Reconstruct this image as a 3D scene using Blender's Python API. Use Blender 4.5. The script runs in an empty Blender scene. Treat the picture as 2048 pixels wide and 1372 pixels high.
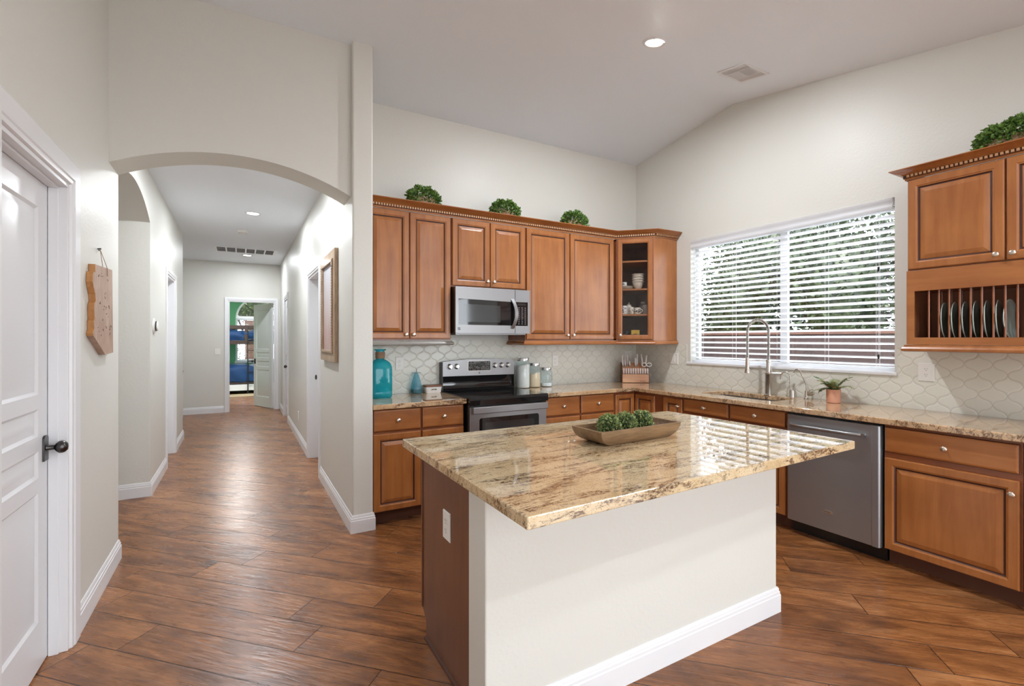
import bpy, bmesh, math, random
from mathutils import Vector, Matrix, Euler, geometry
random.seed(7)
PI = math.pi
SC = bpy.context.scene
COL = SC.collection

# ------------------------------------------------------------------ camera, world, sun, fill, exposure
cam_data = bpy.data.cameras.new('camera')
cam = bpy.data.objects.new('camera', cam_data)
COL.objects.link(cam)
cam.location = (-4.12, -4.241, 1.410)
cam.rotation_euler = (PI / 2, 0, -0.5175)
cam_data.sensor_width = 36.0
cam_data.lens = 956.4 / 2048 * 36.0
cam_data.shift_y = -0.00405
cam_data.clip_start = 0.05
SC.camera = cam

world = bpy.data.worlds.new('world')
SC.world = world
world.use_nodes = True
wn = world.node_tree
wn.nodes['Background'].inputs[0].default_value = (0.86, 0.93, 1.0, 1)
wn.nodes['Background'].inputs[1].default_value = 6.5

sun_d = bpy.data.lights.new('sun', 'SUN')
sun_d.energy = 6.0
sun_d.angle = 0.02
sun_d.color = (1.0, 0.95, 0.87)
sun = bpy.data.objects.new('sun', sun_d)
COL.objects.link(sun)
sun.rotation_euler = Vector((0.55, 0.12, -0.82)).to_track_quat('-Z', 'Y').to_euler()


def area(name, loc, target, sx, sy, energy, col=(1, 1, 1)):
    d = bpy.data.lights.new(name, 'AREA')
    d.shape = 'RECTANGLE'
    d.size = sx
    d.size_y = sy
    d.energy = energy
    d.color = col
    o = bpy.data.objects.new(name, d)
    COL.objects.link(o)
    o.location = loc
    o.rotation_euler = (Vector(target) - Vector(loc)).to_track_quat('-Z', 'Y').to_euler()
    return o


# added fill lamps standing in for daylight at the made-up openings behind the camera
area('fill_back_doors', (-2.4, -9.45, 1.5), (-2.4, 0, 1.6), 3.6, 2.4, 4, (0.90, 0.95, 1.0))
area('fill_side_doors', (-0.05, -7.0, 1.45), (-5, -6.2, 1.5), 2.6, 2.3, 50, (0.90, 0.95, 1.0))

vs = SC.view_settings
SC.display_settings.display_device = 'sRGB'
vs.view_transform = 'Standard'
vs.look = 'None'
vs.exposure = 0.16
vs.gamma = 1.0
vs.use_curve_mapping = False
SC.cycles.max_bounces = 10
SC.cycles.diffuse_bounces = 6
SC.cycles.glossy_bounces = 4
SC.cycles.transparent_max_bounces = 12
SC.cycles.sample_clamp_indirect = 6.0
SC.cycles.use_denoising = True


# ------------------------------------------------------------------ materials
class NT:
    def __init__(s, name):
        s.m = bpy.data.materials.new(name)
        s.m.use_nodes = True
        s.t = s.m.node_tree
        s.p = s.t.nodes['Principled BSDF']
        s.out = s.t.nodes['Material Output']
        s._obj = None

    def n(s, typ, **kw):
        n = s.t.nodes.new(typ)
        for k, v in kw.items():
            if k.startswith('i_'):
                n.inputs[k[2:].replace('_', ' ')].default_value = v
            else:
                setattr(n, k, v)
        return n

    def l(s, a, b):
        s.t.links.new(a, b)

    def obj(s):
        if s._obj is None:
            s._obj = s.n('ShaderNodeTexCoord').outputs['Object']
        return s._obj

    def math(s, op, a, b=None, c=None):
        n = s.n('ShaderNodeMath', operation=op)
        for i, x in enumerate((a, b, c)):
            if x is None:
                continue
            if isinstance(x, (int, float)):
                n.inputs[i].default_value = x
            else:
                s.l(x, n.inputs[i])
        return n.outputs[0]

    def vmul(s, vec, sc):
        n = s.n('ShaderNodeVectorMath', operation='MULTIPLY')
        s.l(vec, n.inputs[0])
        n.inputs[1].default_value = sc
        return n.outputs[0]

    def vadd(s, a, b):
        n = s.n('ShaderNodeVectorMath', operation='ADD')
        s.l(a, n.inputs[0])
        if isinstance(b, tuple):
            n.inputs[1].default_value = b
        else:
            s.l(b, n.inputs[1])
        return n.outputs[0]

    def noise(s, vec, scale, detail=3, rough=0.55, dist=0.0):
        n = s.n('ShaderNodeTexNoise')
        n.inputs['Scale'].default_value = scale
        n.inputs['Detail'].default_value = detail
        n.inputs['Roughness'].default_value = rough
        n.inputs['Distortion'].default_value = dist
        s.l(vec, n.inputs['Vector'])
        return n.outputs['Fac']

    def ramp(s, fac, stops, interp='LINEAR'):
        n = s.n('ShaderNodeValToRGB')
        cr = n.color_ramp
        cr.interpolation = interp
        while len(cr.elements) < len(stops):
            cr.elements.new(0.5)
        for e, (p, c) in zip(cr.elements, stops):
            e.position = p
        for e, (p, c) in zip(cr.elements, stops):
            e.color = (c, c, c, 1) if isinstance(c, (int, float)) else (*c, 1)
        s.l(fac, n.inputs[0])
        return n.outputs['Color']

    def mix(s, fac, a, b, typ='MIX'):
        n = s.n('ShaderNodeMixRGB', blend_type=typ)
        for i, x in enumerate((fac, a, b)):
            if isinstance(x, (int, float)):
                n.inputs[i].default_value = x
            elif isinstance(x, tuple):
                n.inputs[i].default_value = (*x, 1)
            else:
                s.l(x, n.inputs[i])
        return n.outputs[0]

    def bump(s, h, strength=0.3, dist=0.005):
        n = s.n('ShaderNodeBump')
        n.inputs['Strength'].default_value = strength
        n.inputs['Distance'].default_value = dist
        s.l(h, n.inputs['Height'])
        s.l(n.outputs[0], s.p.inputs['Normal'])

    def base(s, c, rough=0.5, metal=0.0, **kw):
        if isinstance(c, tuple):
            s.p.inputs['Base Color'].default_value = (*c, 1)
        else:
            s.l(c, s.p.inputs['Base Color'])
        s.p.inputs['Roughness'].default_value = rough
        s.p.inputs['Metallic'].default_value = metal
        for k, v in kw.items():
            s.p.inputs[k.replace('_', ' ')].default_value = v
        return s


def plain(name, c, rough=0.5, metal=0.0, nscale=0, namt=0.1, **kw):
    t = NT(name)
    if nscale:
        f = t.noise(t.obj(), nscale, 3)
        c2 = t.mix(f, tuple(x * (1 - namt) for x in c), tuple(min(1, x * (1 + namt)) for x in c))
        t.base(c2, rough, metal, **kw)
    else:
        t.base(c, rough, metal, **kw)
    return t.m


M = {}
# painted plaster with a light orange peel
def paint(name, c, rough=0.42, scale=55, st=0.10):
    t = NT(name)
    t.base(c, rough)
    t.bump(t.noise(t.obj(), scale, 4), st, 0.01)
    return t.m
M['wall'] = paint('wall_paint', (0.685, 0.68, 0.63))
M['ceiling'] = paint('ceiling_paint', (0.83, 0.88, 0.94), 0.7)
M['green_wall'] = paint('green_wall_paint', (0.12, 0.42, 0.20), 0.6)
M['white'] = plain('white_trim_paint', (0.78, 0.785, 0.80), 0.3)
M['white_door'] = plain('white_door_paint', (0.74, 0.745, 0.76), 0.32)
M['plastic'] = plain('white_plastic', (0.80, 0.79, 0.75), 0.35)
M['slot'] = plain('dark_slot', (0.03, 0.03, 0.03), 0.6)
M['vinyl'] = plain('white_vinyl', (0.80, 0.81, 0.82), 0.35)
M['blind'] = plain('white_blind_slat', (0.86, 0.86, 0.87), 0.4)
_t = M['blind'].node_tree
_tr = _t.nodes.new('ShaderNodeBsdfTranslucent'); _tr.inputs[0].default_value = (0.95, 0.95, 0.96, 1)
_mx = _t.nodes.new('ShaderNodeMixShader'); _mx.inputs[0].default_value = 0.6
_t.links.new(_t.nodes['Principled BSDF'].outputs[0], _mx.inputs[1]); _t.links.new(_tr.outputs[0], _mx.inputs[2])
_t.links.new(_mx.outputs[0], _t.nodes['Material Output'].inputs[0])


def wood(name, c1, c2, axis='z', rough=0.33, scale=1.0, dark=None):
    t = NT(name)
    oi = t.n('ShaderNodeObjectInfo')
    off = t.math('MULTIPLY', oi.outputs['Random'], 13.0)
    co = t.n('ShaderNodeCombineXYZ')
    for i in range(3):
        t.l(off, co.inputs[i])
    v = t.vadd(t.obj(), co.outputs[0])
    sc = {'z': (9, 9, 0.9), 'x': (0.9, 9, 9), 'y': (9, 0.9, 9)}[axis]
    v1 = t.vmul(v, tuple(x * scale for x in sc))
    g = t.noise(v1, 2.2, 5, 0.6, 0.6)
    b = t.noise(v, 3.5 * scale, 3, 0.5)
    f = t.math('ADD', t.math('MULTIPLY', g, 0.6), t.math('MULTIPLY', b, 0.5))
    col = t.ramp(f, [(0.36, c1), (0.72, c2)])
    if dark:
        fine = t.noise(t.vmul(v, tuple(x * 5 for x in sc)), 3, 3)
        col = t.mix(t.ramp(fine, [(0.3, 0.55), (0.55, 0.0)]), col, dark)
    t.base(col, rough)
    t.p.inputs['Coat Weight'].default_value = 0.25
    t.p.inputs['Coat Roughness'].default_value = 0.22
    return t.m


M['cab'] = wood('stained_maple_upright', (0.28, 0.092, 0.023), (0.43, 0.165, 0.046))
M['cab_h'] = wood('stained_maple_level', (0.28, 0.092, 0.023), (0.43, 0.165, 0.046), 'x')
M['frame'] = wood('stained_maple_frame', (0.20, 0.060, 0.022), (0.31, 0.10, 0.036), 'x')
M['glaze'] = plain('dark_brown_glaze', (0.070, 0.020, 0.009), 0.4)
M['cab_in'] = plain('cabinet_interior', (0.28, 0.11, 0.055), 0.5)
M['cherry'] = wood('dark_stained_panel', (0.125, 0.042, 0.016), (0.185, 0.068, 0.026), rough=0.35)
M['dentil'] = plain('dentil_face', (0.62, 0.36, 0.19), 0.4)
M['grey_rail'] = plain('grey_taupe_rail', (0.27, 0.25, 0.225), 0.35)
M['oldwood'] = wood('rustic_wood', (0.33, 0.22, 0.13), (0.50, 0.37, 0.25), 'z', 0.6, 2.0, (0.16, 0.09, 0.05))
M['plaque'] = wood('plaque_wood', (0.36, 0.22, 0.15), (0.50, 0.34, 0.25), 'z', 0.6, 2.5, (0.20, 0.10, 0.06))
M['plaque_edge'] = wood('plaque_live_edge', (0.36, 0.15, 0.045), (0.58, 0.28, 0.09), 'z', 0.6, 3.0)
M['bowlwood'] = wood('carved_bowl_wood', (0.17, 0.095, 0.042), (0.30, 0.18, 0.085), 'x', 0.55, 1.6, (0.09, 0.05, 0.025))
M['blockwood'] = wood('pale_knife_block', (0.62, 0.30, 0.16), (0.74, 0.42, 0.24), 'x', 0.45, 1.5)
M['bunkwood'] = plain('dark_bunk_wood', (0.045, 0.028, 0.022), 0.45)
M['lidwood'] = plain('acacia_lid', (0.22, 0.08, 0.035), 0.45, nscale=30, namt=0.3)
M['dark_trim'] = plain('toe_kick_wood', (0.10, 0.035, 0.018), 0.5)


def metal(name, c, rough, brush=None, mt=1.0):
    t = NT(name)
    t.base(c, rough, mt)
    if brush:
        v = t.vmul(t.obj(), brush)
        f = t.noise(v, 4, 3)
        r = t.math('MULTIPLY_ADD', f, 0.06, rough - 0.03)
        t.l(r, t.p.inputs['Roughness'])
    return t.m


M['steel'] = metal('brushed_stainless', (0.33, 0.33, 0.335), 0.38, (6, 6, 420), 0.85)
M['steel_d'] = metal('dishwasher_stainless', (0.40, 0.42, 0.44), 0.33, (420, 420, 6), 0.75)
M['nickel'] = metal('brushed_nickel', (0.62, 0.58, 0.53), 0.24)
M['pewter'] = metal('pewter_knob', (0.74, 0.68, 0.60), 0.3)
M['chrome'] = metal('chrome', (0.75, 0.75, 0.76), 0.12)
M['bronze'] = metal('dark_bronze', (0.09, 0.085, 0.085), 0.3)
M['lidmetal'] = metal('jar_lid_metal', (0.55, 0.55, 0.55), 0.2)
M['black'] = plain('black_enamel', (0.012, 0.012, 0.013), 0.25)
M['blackglass'] = plain('black_glass', (0.01, 0.01, 0.011), 0.04, Specular_IOR_Level=0.6)
M['greyglass'] = plain('grey_oven_glass', (0.03, 0.033, 0.035), 0.08, Specular_IOR_Level=0.7)
M['print'] = plain('pale_print', (0.55, 0.55, 0.55), 0.5)
M['ink'] = plain('dark_ink', (0.02, 0.02, 0.02), 0.5)
M['ceramic'] = plain('cream_ceramic', (0.72, 0.66, 0.56), 0.2)
M['whiteceramic'] = plain('white_ceramic', (0.80, 0.80, 0.78), 0.18)
M['sage'] = plain('sage_glazed_plate', (0.34, 0.41, 0.37), 0.15)
M['sage_rim'] = plain('sage_plate_rim', (0.55, 0.62, 0.56), 0.2)
M['terracotta'] = plain('pink_terracotta', (0.62, 0.30, 0.19), 0.7, nscale=40)
M['soil'] = plain('dark_soil', (0.03, 0.02, 0.012), 0.9)
M['flour'] = plain('white_flour', (0.82, 0.78, 0.73), 0.9, nscale=60, namt=0.05)
M['sugar'] = plain('tan_sugar', (0.80, 0.62, 0.42), 0.9, nscale=60, namt=0.06)
M['salt'] = plain('white_salt', (0.85, 0.86, 0.86), 0.9)
M['yellowbox'] = plain('yellow_card_box', (0.60, 0.38, 0.05), 0.5, nscale=30, namt=0.35)
M['pinkbox'] = plain('pale_pink_box', (0.50, 0.36, 0.31), 0.5)
M['twine'] = plain('jute_twine', (0.33, 0.22, 0.14), 0.9, nscale=120, namt=0.4)
M['blue_cloth'] = plain('deep_blue_bedding', (0.002, 0.040, 0.14), 0.7, nscale=5, namt=0.5)
M['rug'] = plain('beige_rug', (0.52, 0.42, 0.27), 0.95, nscale=40)
M['beige_pot'] = plain('beige_planter', (0.58, 0.42, 0.29), 0.8, nscale=25, namt=0.15)
M['gravel'] = plain('tan_gravel', (0.12, 0.105, 0.09), 0.95, nscale=20, namt=0.3)
M['bark'] = plain('tree_bark', (0.03, 0.022, 0.018), 0.9, nscale=12, namt=0.4)
M['knifehandle'] = plain('floral_knife_handle', (0.70, 0.62, 0.60), 0.3, nscale=110, namt=0.45)


def glass(name, tint, gloss=1.0, rough=0.02, alpha_body=0.0, body=(1, 1, 1)):
    t = NT(name)
    t.t.nodes.remove(t.p)
    tr = t.n('ShaderNodeBsdfTransparent')
    tr.inputs[0].default_value = (*tint, 1)
    gl = t.n('ShaderNodeBsdfGlossy')
    gl.inputs['Roughness'].default_value = rough
    fr = t.n('ShaderNodeLayerWeight')
    f = t.math('MULTIPLY', t.math('MULTIPLY_ADD', t.math('POWER', fr.outputs['Facing'], 4.0), 0.75, 0.04), gloss)
    mx = t.n('ShaderNodeMixShader')
    t.l(f, mx.inputs[0])
    t.l(tr.outputs[0], mx.inputs[1])
    t.l(gl.outputs[0], mx.inputs[2])
    last = mx.outputs[0]
    if alpha_body:
        df = t.n('ShaderNodeBsdfDiffuse')
        df.inputs[0].default_value = (*body, 1)
        m2 = t.n('ShaderNodeMixShader')
        m2.inputs[0].default_value = alpha_body
        t.l(last, m2.inputs[1])
        t.l(df.outputs[0], m2.inputs[2])
        last = m2.outputs[0]
    t.l(last, t.out.inputs[0])
    return t.m


M['pane'] = glass('window_glass', (0.97, 0.98, 0.98))
M['cabglass'] = glass('cabinet_glass', (0.93, 0.93, 0.93), 0.5)
M['jarglass'] = glass('jar_glass', (0.90, 0.96, 0.98), 1.0)
M['teal'] = glass('turquoise_glass', (0.22, 0.74, 0.80), 1.0, 0.03, 0.28, (0.02, 0.42, 0.50))
M['pale_blue'] = glass('pale_blue_glass', (0.62, 0.86, 0.93), 1.0, 0.03, 0.22, (0.20, 0.45, 0.58))
M['lamp'] = plain('lamp_diffuser', (1, 1, 1), 0.5)
_p = M['lamp'].node_tree.nodes['Principled BSDF']
_p.inputs['Emission Color'].default_value = (1, 0.98, 0.94, 1)
_p.inputs['Emission Strength'].default_value = 12.0


def leafmat(name, a, b, sc=30):
    t = NT(name)
    f = t.noise(t.obj(), sc, 2)
    t.base(t.ramp(f, [(0.35, a), (0.65, b)]), 0.45)
    return t.m


M['leaf'] = leafmat('boxwood_leaf', (0.035, 0.10, 0.018), (0.20, 0.34, 0.07), 45)
M['leaf2'] = leafmat('island_boxwood_leaf', (0.07, 0.13, 0.035), (0.38, 0.44, 0.17), 60)
M['fern'] = leafmat('fern_leaf', (0.06, 0.14, 0.05), (0.36, 0.34, 0.14), 25)
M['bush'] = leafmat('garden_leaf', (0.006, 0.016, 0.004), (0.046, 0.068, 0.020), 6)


def plank_floor():
    t = NT('wood_look_plank_floor')
    sep = t.n('ShaderNodeSeparateXYZ')
    t.l(t.obj(), sep.inputs[0])
    X, Y = sep.outputs[0], sep.outputs[1]
    T = t.math('MULTIPLY', t.math('ADD', X, Y), 0.70711)
    S = t.math('MULTIPLY', t.math('SUBTRACT', X, Y), 0.70711)
    rw = t.math('DIVIDE', t.math('ADD', T, 3.891), 0.2045)
    row = t.math('FLOOR', rw)
    rf = t.math('SUBTRACT', rw, row)
    known = {-2: .237, -1: 1.016, 0: .814, 1: 1.174, 2: .122, 3: .47, 4: 1.195, 5: .768, 6: .951, 7: .188}
    rr = random.Random(3)
    stops = [((i + 0.5 - 0.5) / 32.0, (known.get(i - 8, rr.random() * 1.2) / 1.226)) for i in range(32)]
    pos = t.math('DIVIDE', t.math('ADD', row, 8.5), 32.0)
    off = t.ramp(pos, stops, 'CONSTANT')
    sc = t.math('SUBTRACT', t.math('DIVIDE', S, 1.226), off)
    colm = t.math('FLOOR', sc)
    cf = t.math('SUBTRACT', sc, colm)
    idn = t.n('ShaderNodeCombineXYZ')
    t.l(row, idn.inputs[0]); t.l(colm, idn.inputs[1])
    wh = t.n('ShaderNodeTexWhiteNoise', noise_dimensions='2D')
    t.l(idn.outputs[0], wh.inputs['Vector'])
    rnd = wh.outputs['Value']
    gv = t.n('ShaderNodeCombineXYZ')
    t.l(t.math('ADD', S, t.math('MULTIPLY', rnd, 37.0)), gv.inputs[0])
    t.l(T, gv.inputs[1])
    t.l(t.math('MULTIPLY', rnd, 11.0), gv.inputs[2])
    g = gv.outputs[0]
    broad = t.noise(t.vmul(g, (1.3, 5.0, 1)), 1.6, 4, 0.6, 0.8)
    grain = t.noise(t.vmul(g, (2.0, 30.0, 1)), 2.5, 5, 0.65, 1.2)
    fine = t.noise(t.vmul(g, (6.0, 110.0, 1)), 2.0, 3, 0.6)
    rings = t.math('FRACT', t.math('MULTIPLY', t.noise(t.vmul(g, (0.9, 4.5, 1)), 1.2, 2, 0.4, 0.5), 14.0))
    f = t.math('ADD', t.math('MULTIPLY', broad, 0.75), t.math('MULTIPLY', grain, 0.38))
    f = t.math('ADD', f, t.math('MULTIPLY', t.math('SUBTRACT', rnd, 0.5), 0.10))
    col = t.ramp(f, [(0.34, (0.080, 0.030, 0.011)), (0.48, (0.21, 0.076, 0.023)), (0.62, (0.35, 0.138, 0.044)), (0.80, (0.47, 0.22, 0.090))])
    col = t.mix(t.ramp(rings, [(0.0, 0.30), (0.22, 0.0)]), col, (0.08, 0.03, 0.014))
    col = t.mix(t.ramp(fine, [(0.35, 0.40), (0.55, 0.0)]), col, (0.09, 0.035, 0.016))
    e1 = t.math('MULTIPLY', t.math('MINIMUM', rf, t.math('SUBTRACT', 1.0, rf)), 0.2045)
    e2 = t.math('MULTIPLY', t.math('MINIMUM', cf, t.math('SUBTRACT', 1.0, cf)), 1.226)
    e = t.math('MINIMUM', e1, e2)
    seam = t.ramp(t.math('MULTIPLY', e, 100.0), [(0.15, 1.0), (0.30, 0.0)])
    col = t.mix(seam, col, (0.035, 0.014, 0.007))
    patch = t.noise(t.vmul(g, (1.6, 2.6, 1)), 1.5, 4, 0.65, 0.5)
    col = t.mix(t.ramp(patch, [(0.50, 0.0), (0.68, 0.50)]), col, (0.060, 0.025, 0.012))
    t.base(col, 0.34)
    rip = t.noise(t.vmul(g, (3.0, 26.0, 1)), 1.8, 3, 0.5, 0.4)
    rough = t.math('MULTIPLY_ADD', rip, 0.20, 0.19)
    t.l(rough, t.p.inputs['Roughness'])
    h = t.math('SUBTRACT', t.math('MULTIPLY', rip, 0.7), seam)
    t.bump(h, 0.45, 0.006)
    return t.m


def granite(name, a, b, warm):
    t = NT(name)
    v = t.obj()
    big = t.noise(v, 5.0, 4, 0.6, 0.4)
    mid = t.noise(v, 28.0, 4, 0.65)
    col = t.ramp(t.math('ADD', t.math('MULTIPLY', big, 0.6), t.math('MULTIPLY', mid, 0.4)), [(0.35, a), (0.65, b)])
    rot = t.n('ShaderNodeVectorRotate', rotation_type='Z_AXIS')
    rot.inputs['Angle'].default_value = -0.06
    t.l(v, rot.inputs['Vector'])
    st = t.noise(t.vmul(rot.outputs[0], (2.4, 13.0, 8.0)), 1.6, 6, 0.72, 0.9)
    area_m = t.noise(t.vmul(rot.outputs[0], (1.6, 4.5, 3.0)), 1.7, 3, 0.5, 0.3)
    fl = t.noise(t.vmul(v, (1.0, 1.7, 1.4)), 75.0, 3, 0.7)
    vm = t.math('MULTIPLY', t.ramp(st, [(0.49, 0.0), (0.545, 1.0)]), t.ramp(area_m, [(0.40, 0.0), (0.52, 1.0)]))
    vm = t.math('MULTIPLY', vm, t.ramp(fl, [(0.40, 0.15), (0.56, 1.0)]))
    st2 = t.noise(t.vmul(rot.outputs[0], (5.0, 22.0, 14.0)), 2.6, 5, 0.75, 0.6)
    vm2 = t.math('MULTIPLY', t.ramp(st2, [(0.545, 0.0), (0.60, 0.9)]), t.ramp(t.noise(v, 9.0, 3, 0.6), [(0.42, 0.0), (0.58, 1.0)]))
    vm = t.math('MAXIMUM', vm, vm2)
    col = t.mix(t.math('MULTIPLY', vm, 0.92), col, (0.075, 0.032, 0.016))
    gr = t.ramp(t.noise(t.vmul(rot.outputs[0], (2.0, 8.0, 6.0)), 2.3, 4, 0.6), [(0.55, 0.0), (0.72, 0.25)])
    col = t.mix(gr, col, warm)
    sp = t.ramp(t.noise(v, 190.0, 2, 0.6), [(0.60, 0.0), (0.66, 0.75)])
    col = t.mix(sp, col, (0.13, 0.07, 0.045))
    t.base(col, 0.03, Specular_IOR_Level=0.75)
    t.p.inputs['Coat Weight'].default_value = 0.4
    t.p.inputs['Coat Roughness'].default_value = 0.02
    return t.m


M['floor'] = plank_floor()
M['granite'] = granite('island_granite', (0.58, 0.42, 0.23), (0.74, 0.60, 0.39), (0.36, 0.22, 0.12))
M['granite2'] = granite('counter_granite', (0.52, 0.33, 0.17), (0.68, 0.49, 0.31), (0.45, 0.26, 0.12))


def arabesque(name, horiz):
    t = NT(name)
    sep = t.n('ShaderNodeSeparateXYZ')
    t.l(t.obj(), sep.inputs[0])
    H = t.math('DIVIDE', t.math('ADD', sep.outputs[horiz], 2.85), 0.136)
    Z = t.math('DIVIDE', t.math('SUBTRACT', sep.outputs[2], 1.248), 0.129)
    a = t.math('ADD', H, Z)
    b = t.math('SUBTRACT', H, Z)
    A = 0.072
    a2 = t.math('ADD', a, t.math('MULTIPLY', t.math('SINE', t.math('MULTIPLY', b, 2 * PI)), A))
    b2 = t.math('ADD', b, t.math('MULTIPLY', t.math('SINE', t.math('MULTIPLY', a, 2 * PI)), A))
    da = t.math('ABSOLUTE', t.math('SUBTRACT', t.math('FRACT', t.math('ADD', a2, 0.5)), 0.5))
    db = t.math('ABSOLUTE', t.math('SUBTRACT', t.math('FRACT', t.math('ADD', b2, 0.5)), 0.5))
    d = t.math('MINIMUM', da, db)
    line = t.ramp(d, [(0.012, 1.0), (0.030, 0.0)])
    idn = t.n('ShaderNodeCombineXYZ')
    t.l(t.math('FLOOR', a2), idn.inputs[0]); t.l(t.math('FLOOR', b2), idn.inputs[1])
    wh = t.n('ShaderNodeTexWhiteNoise', noise_dimensions='2D')
    t.l(idn.outputs[0], wh.inputs['Vector'])
    tile = t.mix(wh.outputs['Value'], (0.70, 0.70, 0.62), (0.75, 0.75, 0.68))
    t.base(t.mix(line, tile, (0.60, 0.585, 0.515)), 0.24)
    h = t.ramp(d, [(0.0, 0.0), (0.11, 1.0)])
    t.bump(h, 0.5, 0.003)
    return t.m


M['tile_x'] = arabesque('arabesque_tile_stove_wall', 0)
M['tile_y'] = arabesque('arabesque_tile_window_wall', 1)


def blockwall():
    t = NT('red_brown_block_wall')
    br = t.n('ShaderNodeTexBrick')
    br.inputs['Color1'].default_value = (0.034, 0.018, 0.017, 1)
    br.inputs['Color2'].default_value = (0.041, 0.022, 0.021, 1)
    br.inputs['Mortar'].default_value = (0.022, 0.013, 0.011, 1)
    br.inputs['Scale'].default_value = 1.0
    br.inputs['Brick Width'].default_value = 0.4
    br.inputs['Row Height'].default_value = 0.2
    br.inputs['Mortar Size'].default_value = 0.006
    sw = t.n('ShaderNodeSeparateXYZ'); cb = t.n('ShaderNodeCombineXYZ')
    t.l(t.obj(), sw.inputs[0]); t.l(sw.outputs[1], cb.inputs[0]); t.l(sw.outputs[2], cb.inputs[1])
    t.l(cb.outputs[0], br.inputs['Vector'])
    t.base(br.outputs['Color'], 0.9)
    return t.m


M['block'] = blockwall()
M['brick'] = plain('red_brick_column', (0.10, 0.045, 0.032), 0.9, nscale=14, namt=0.4)


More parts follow.
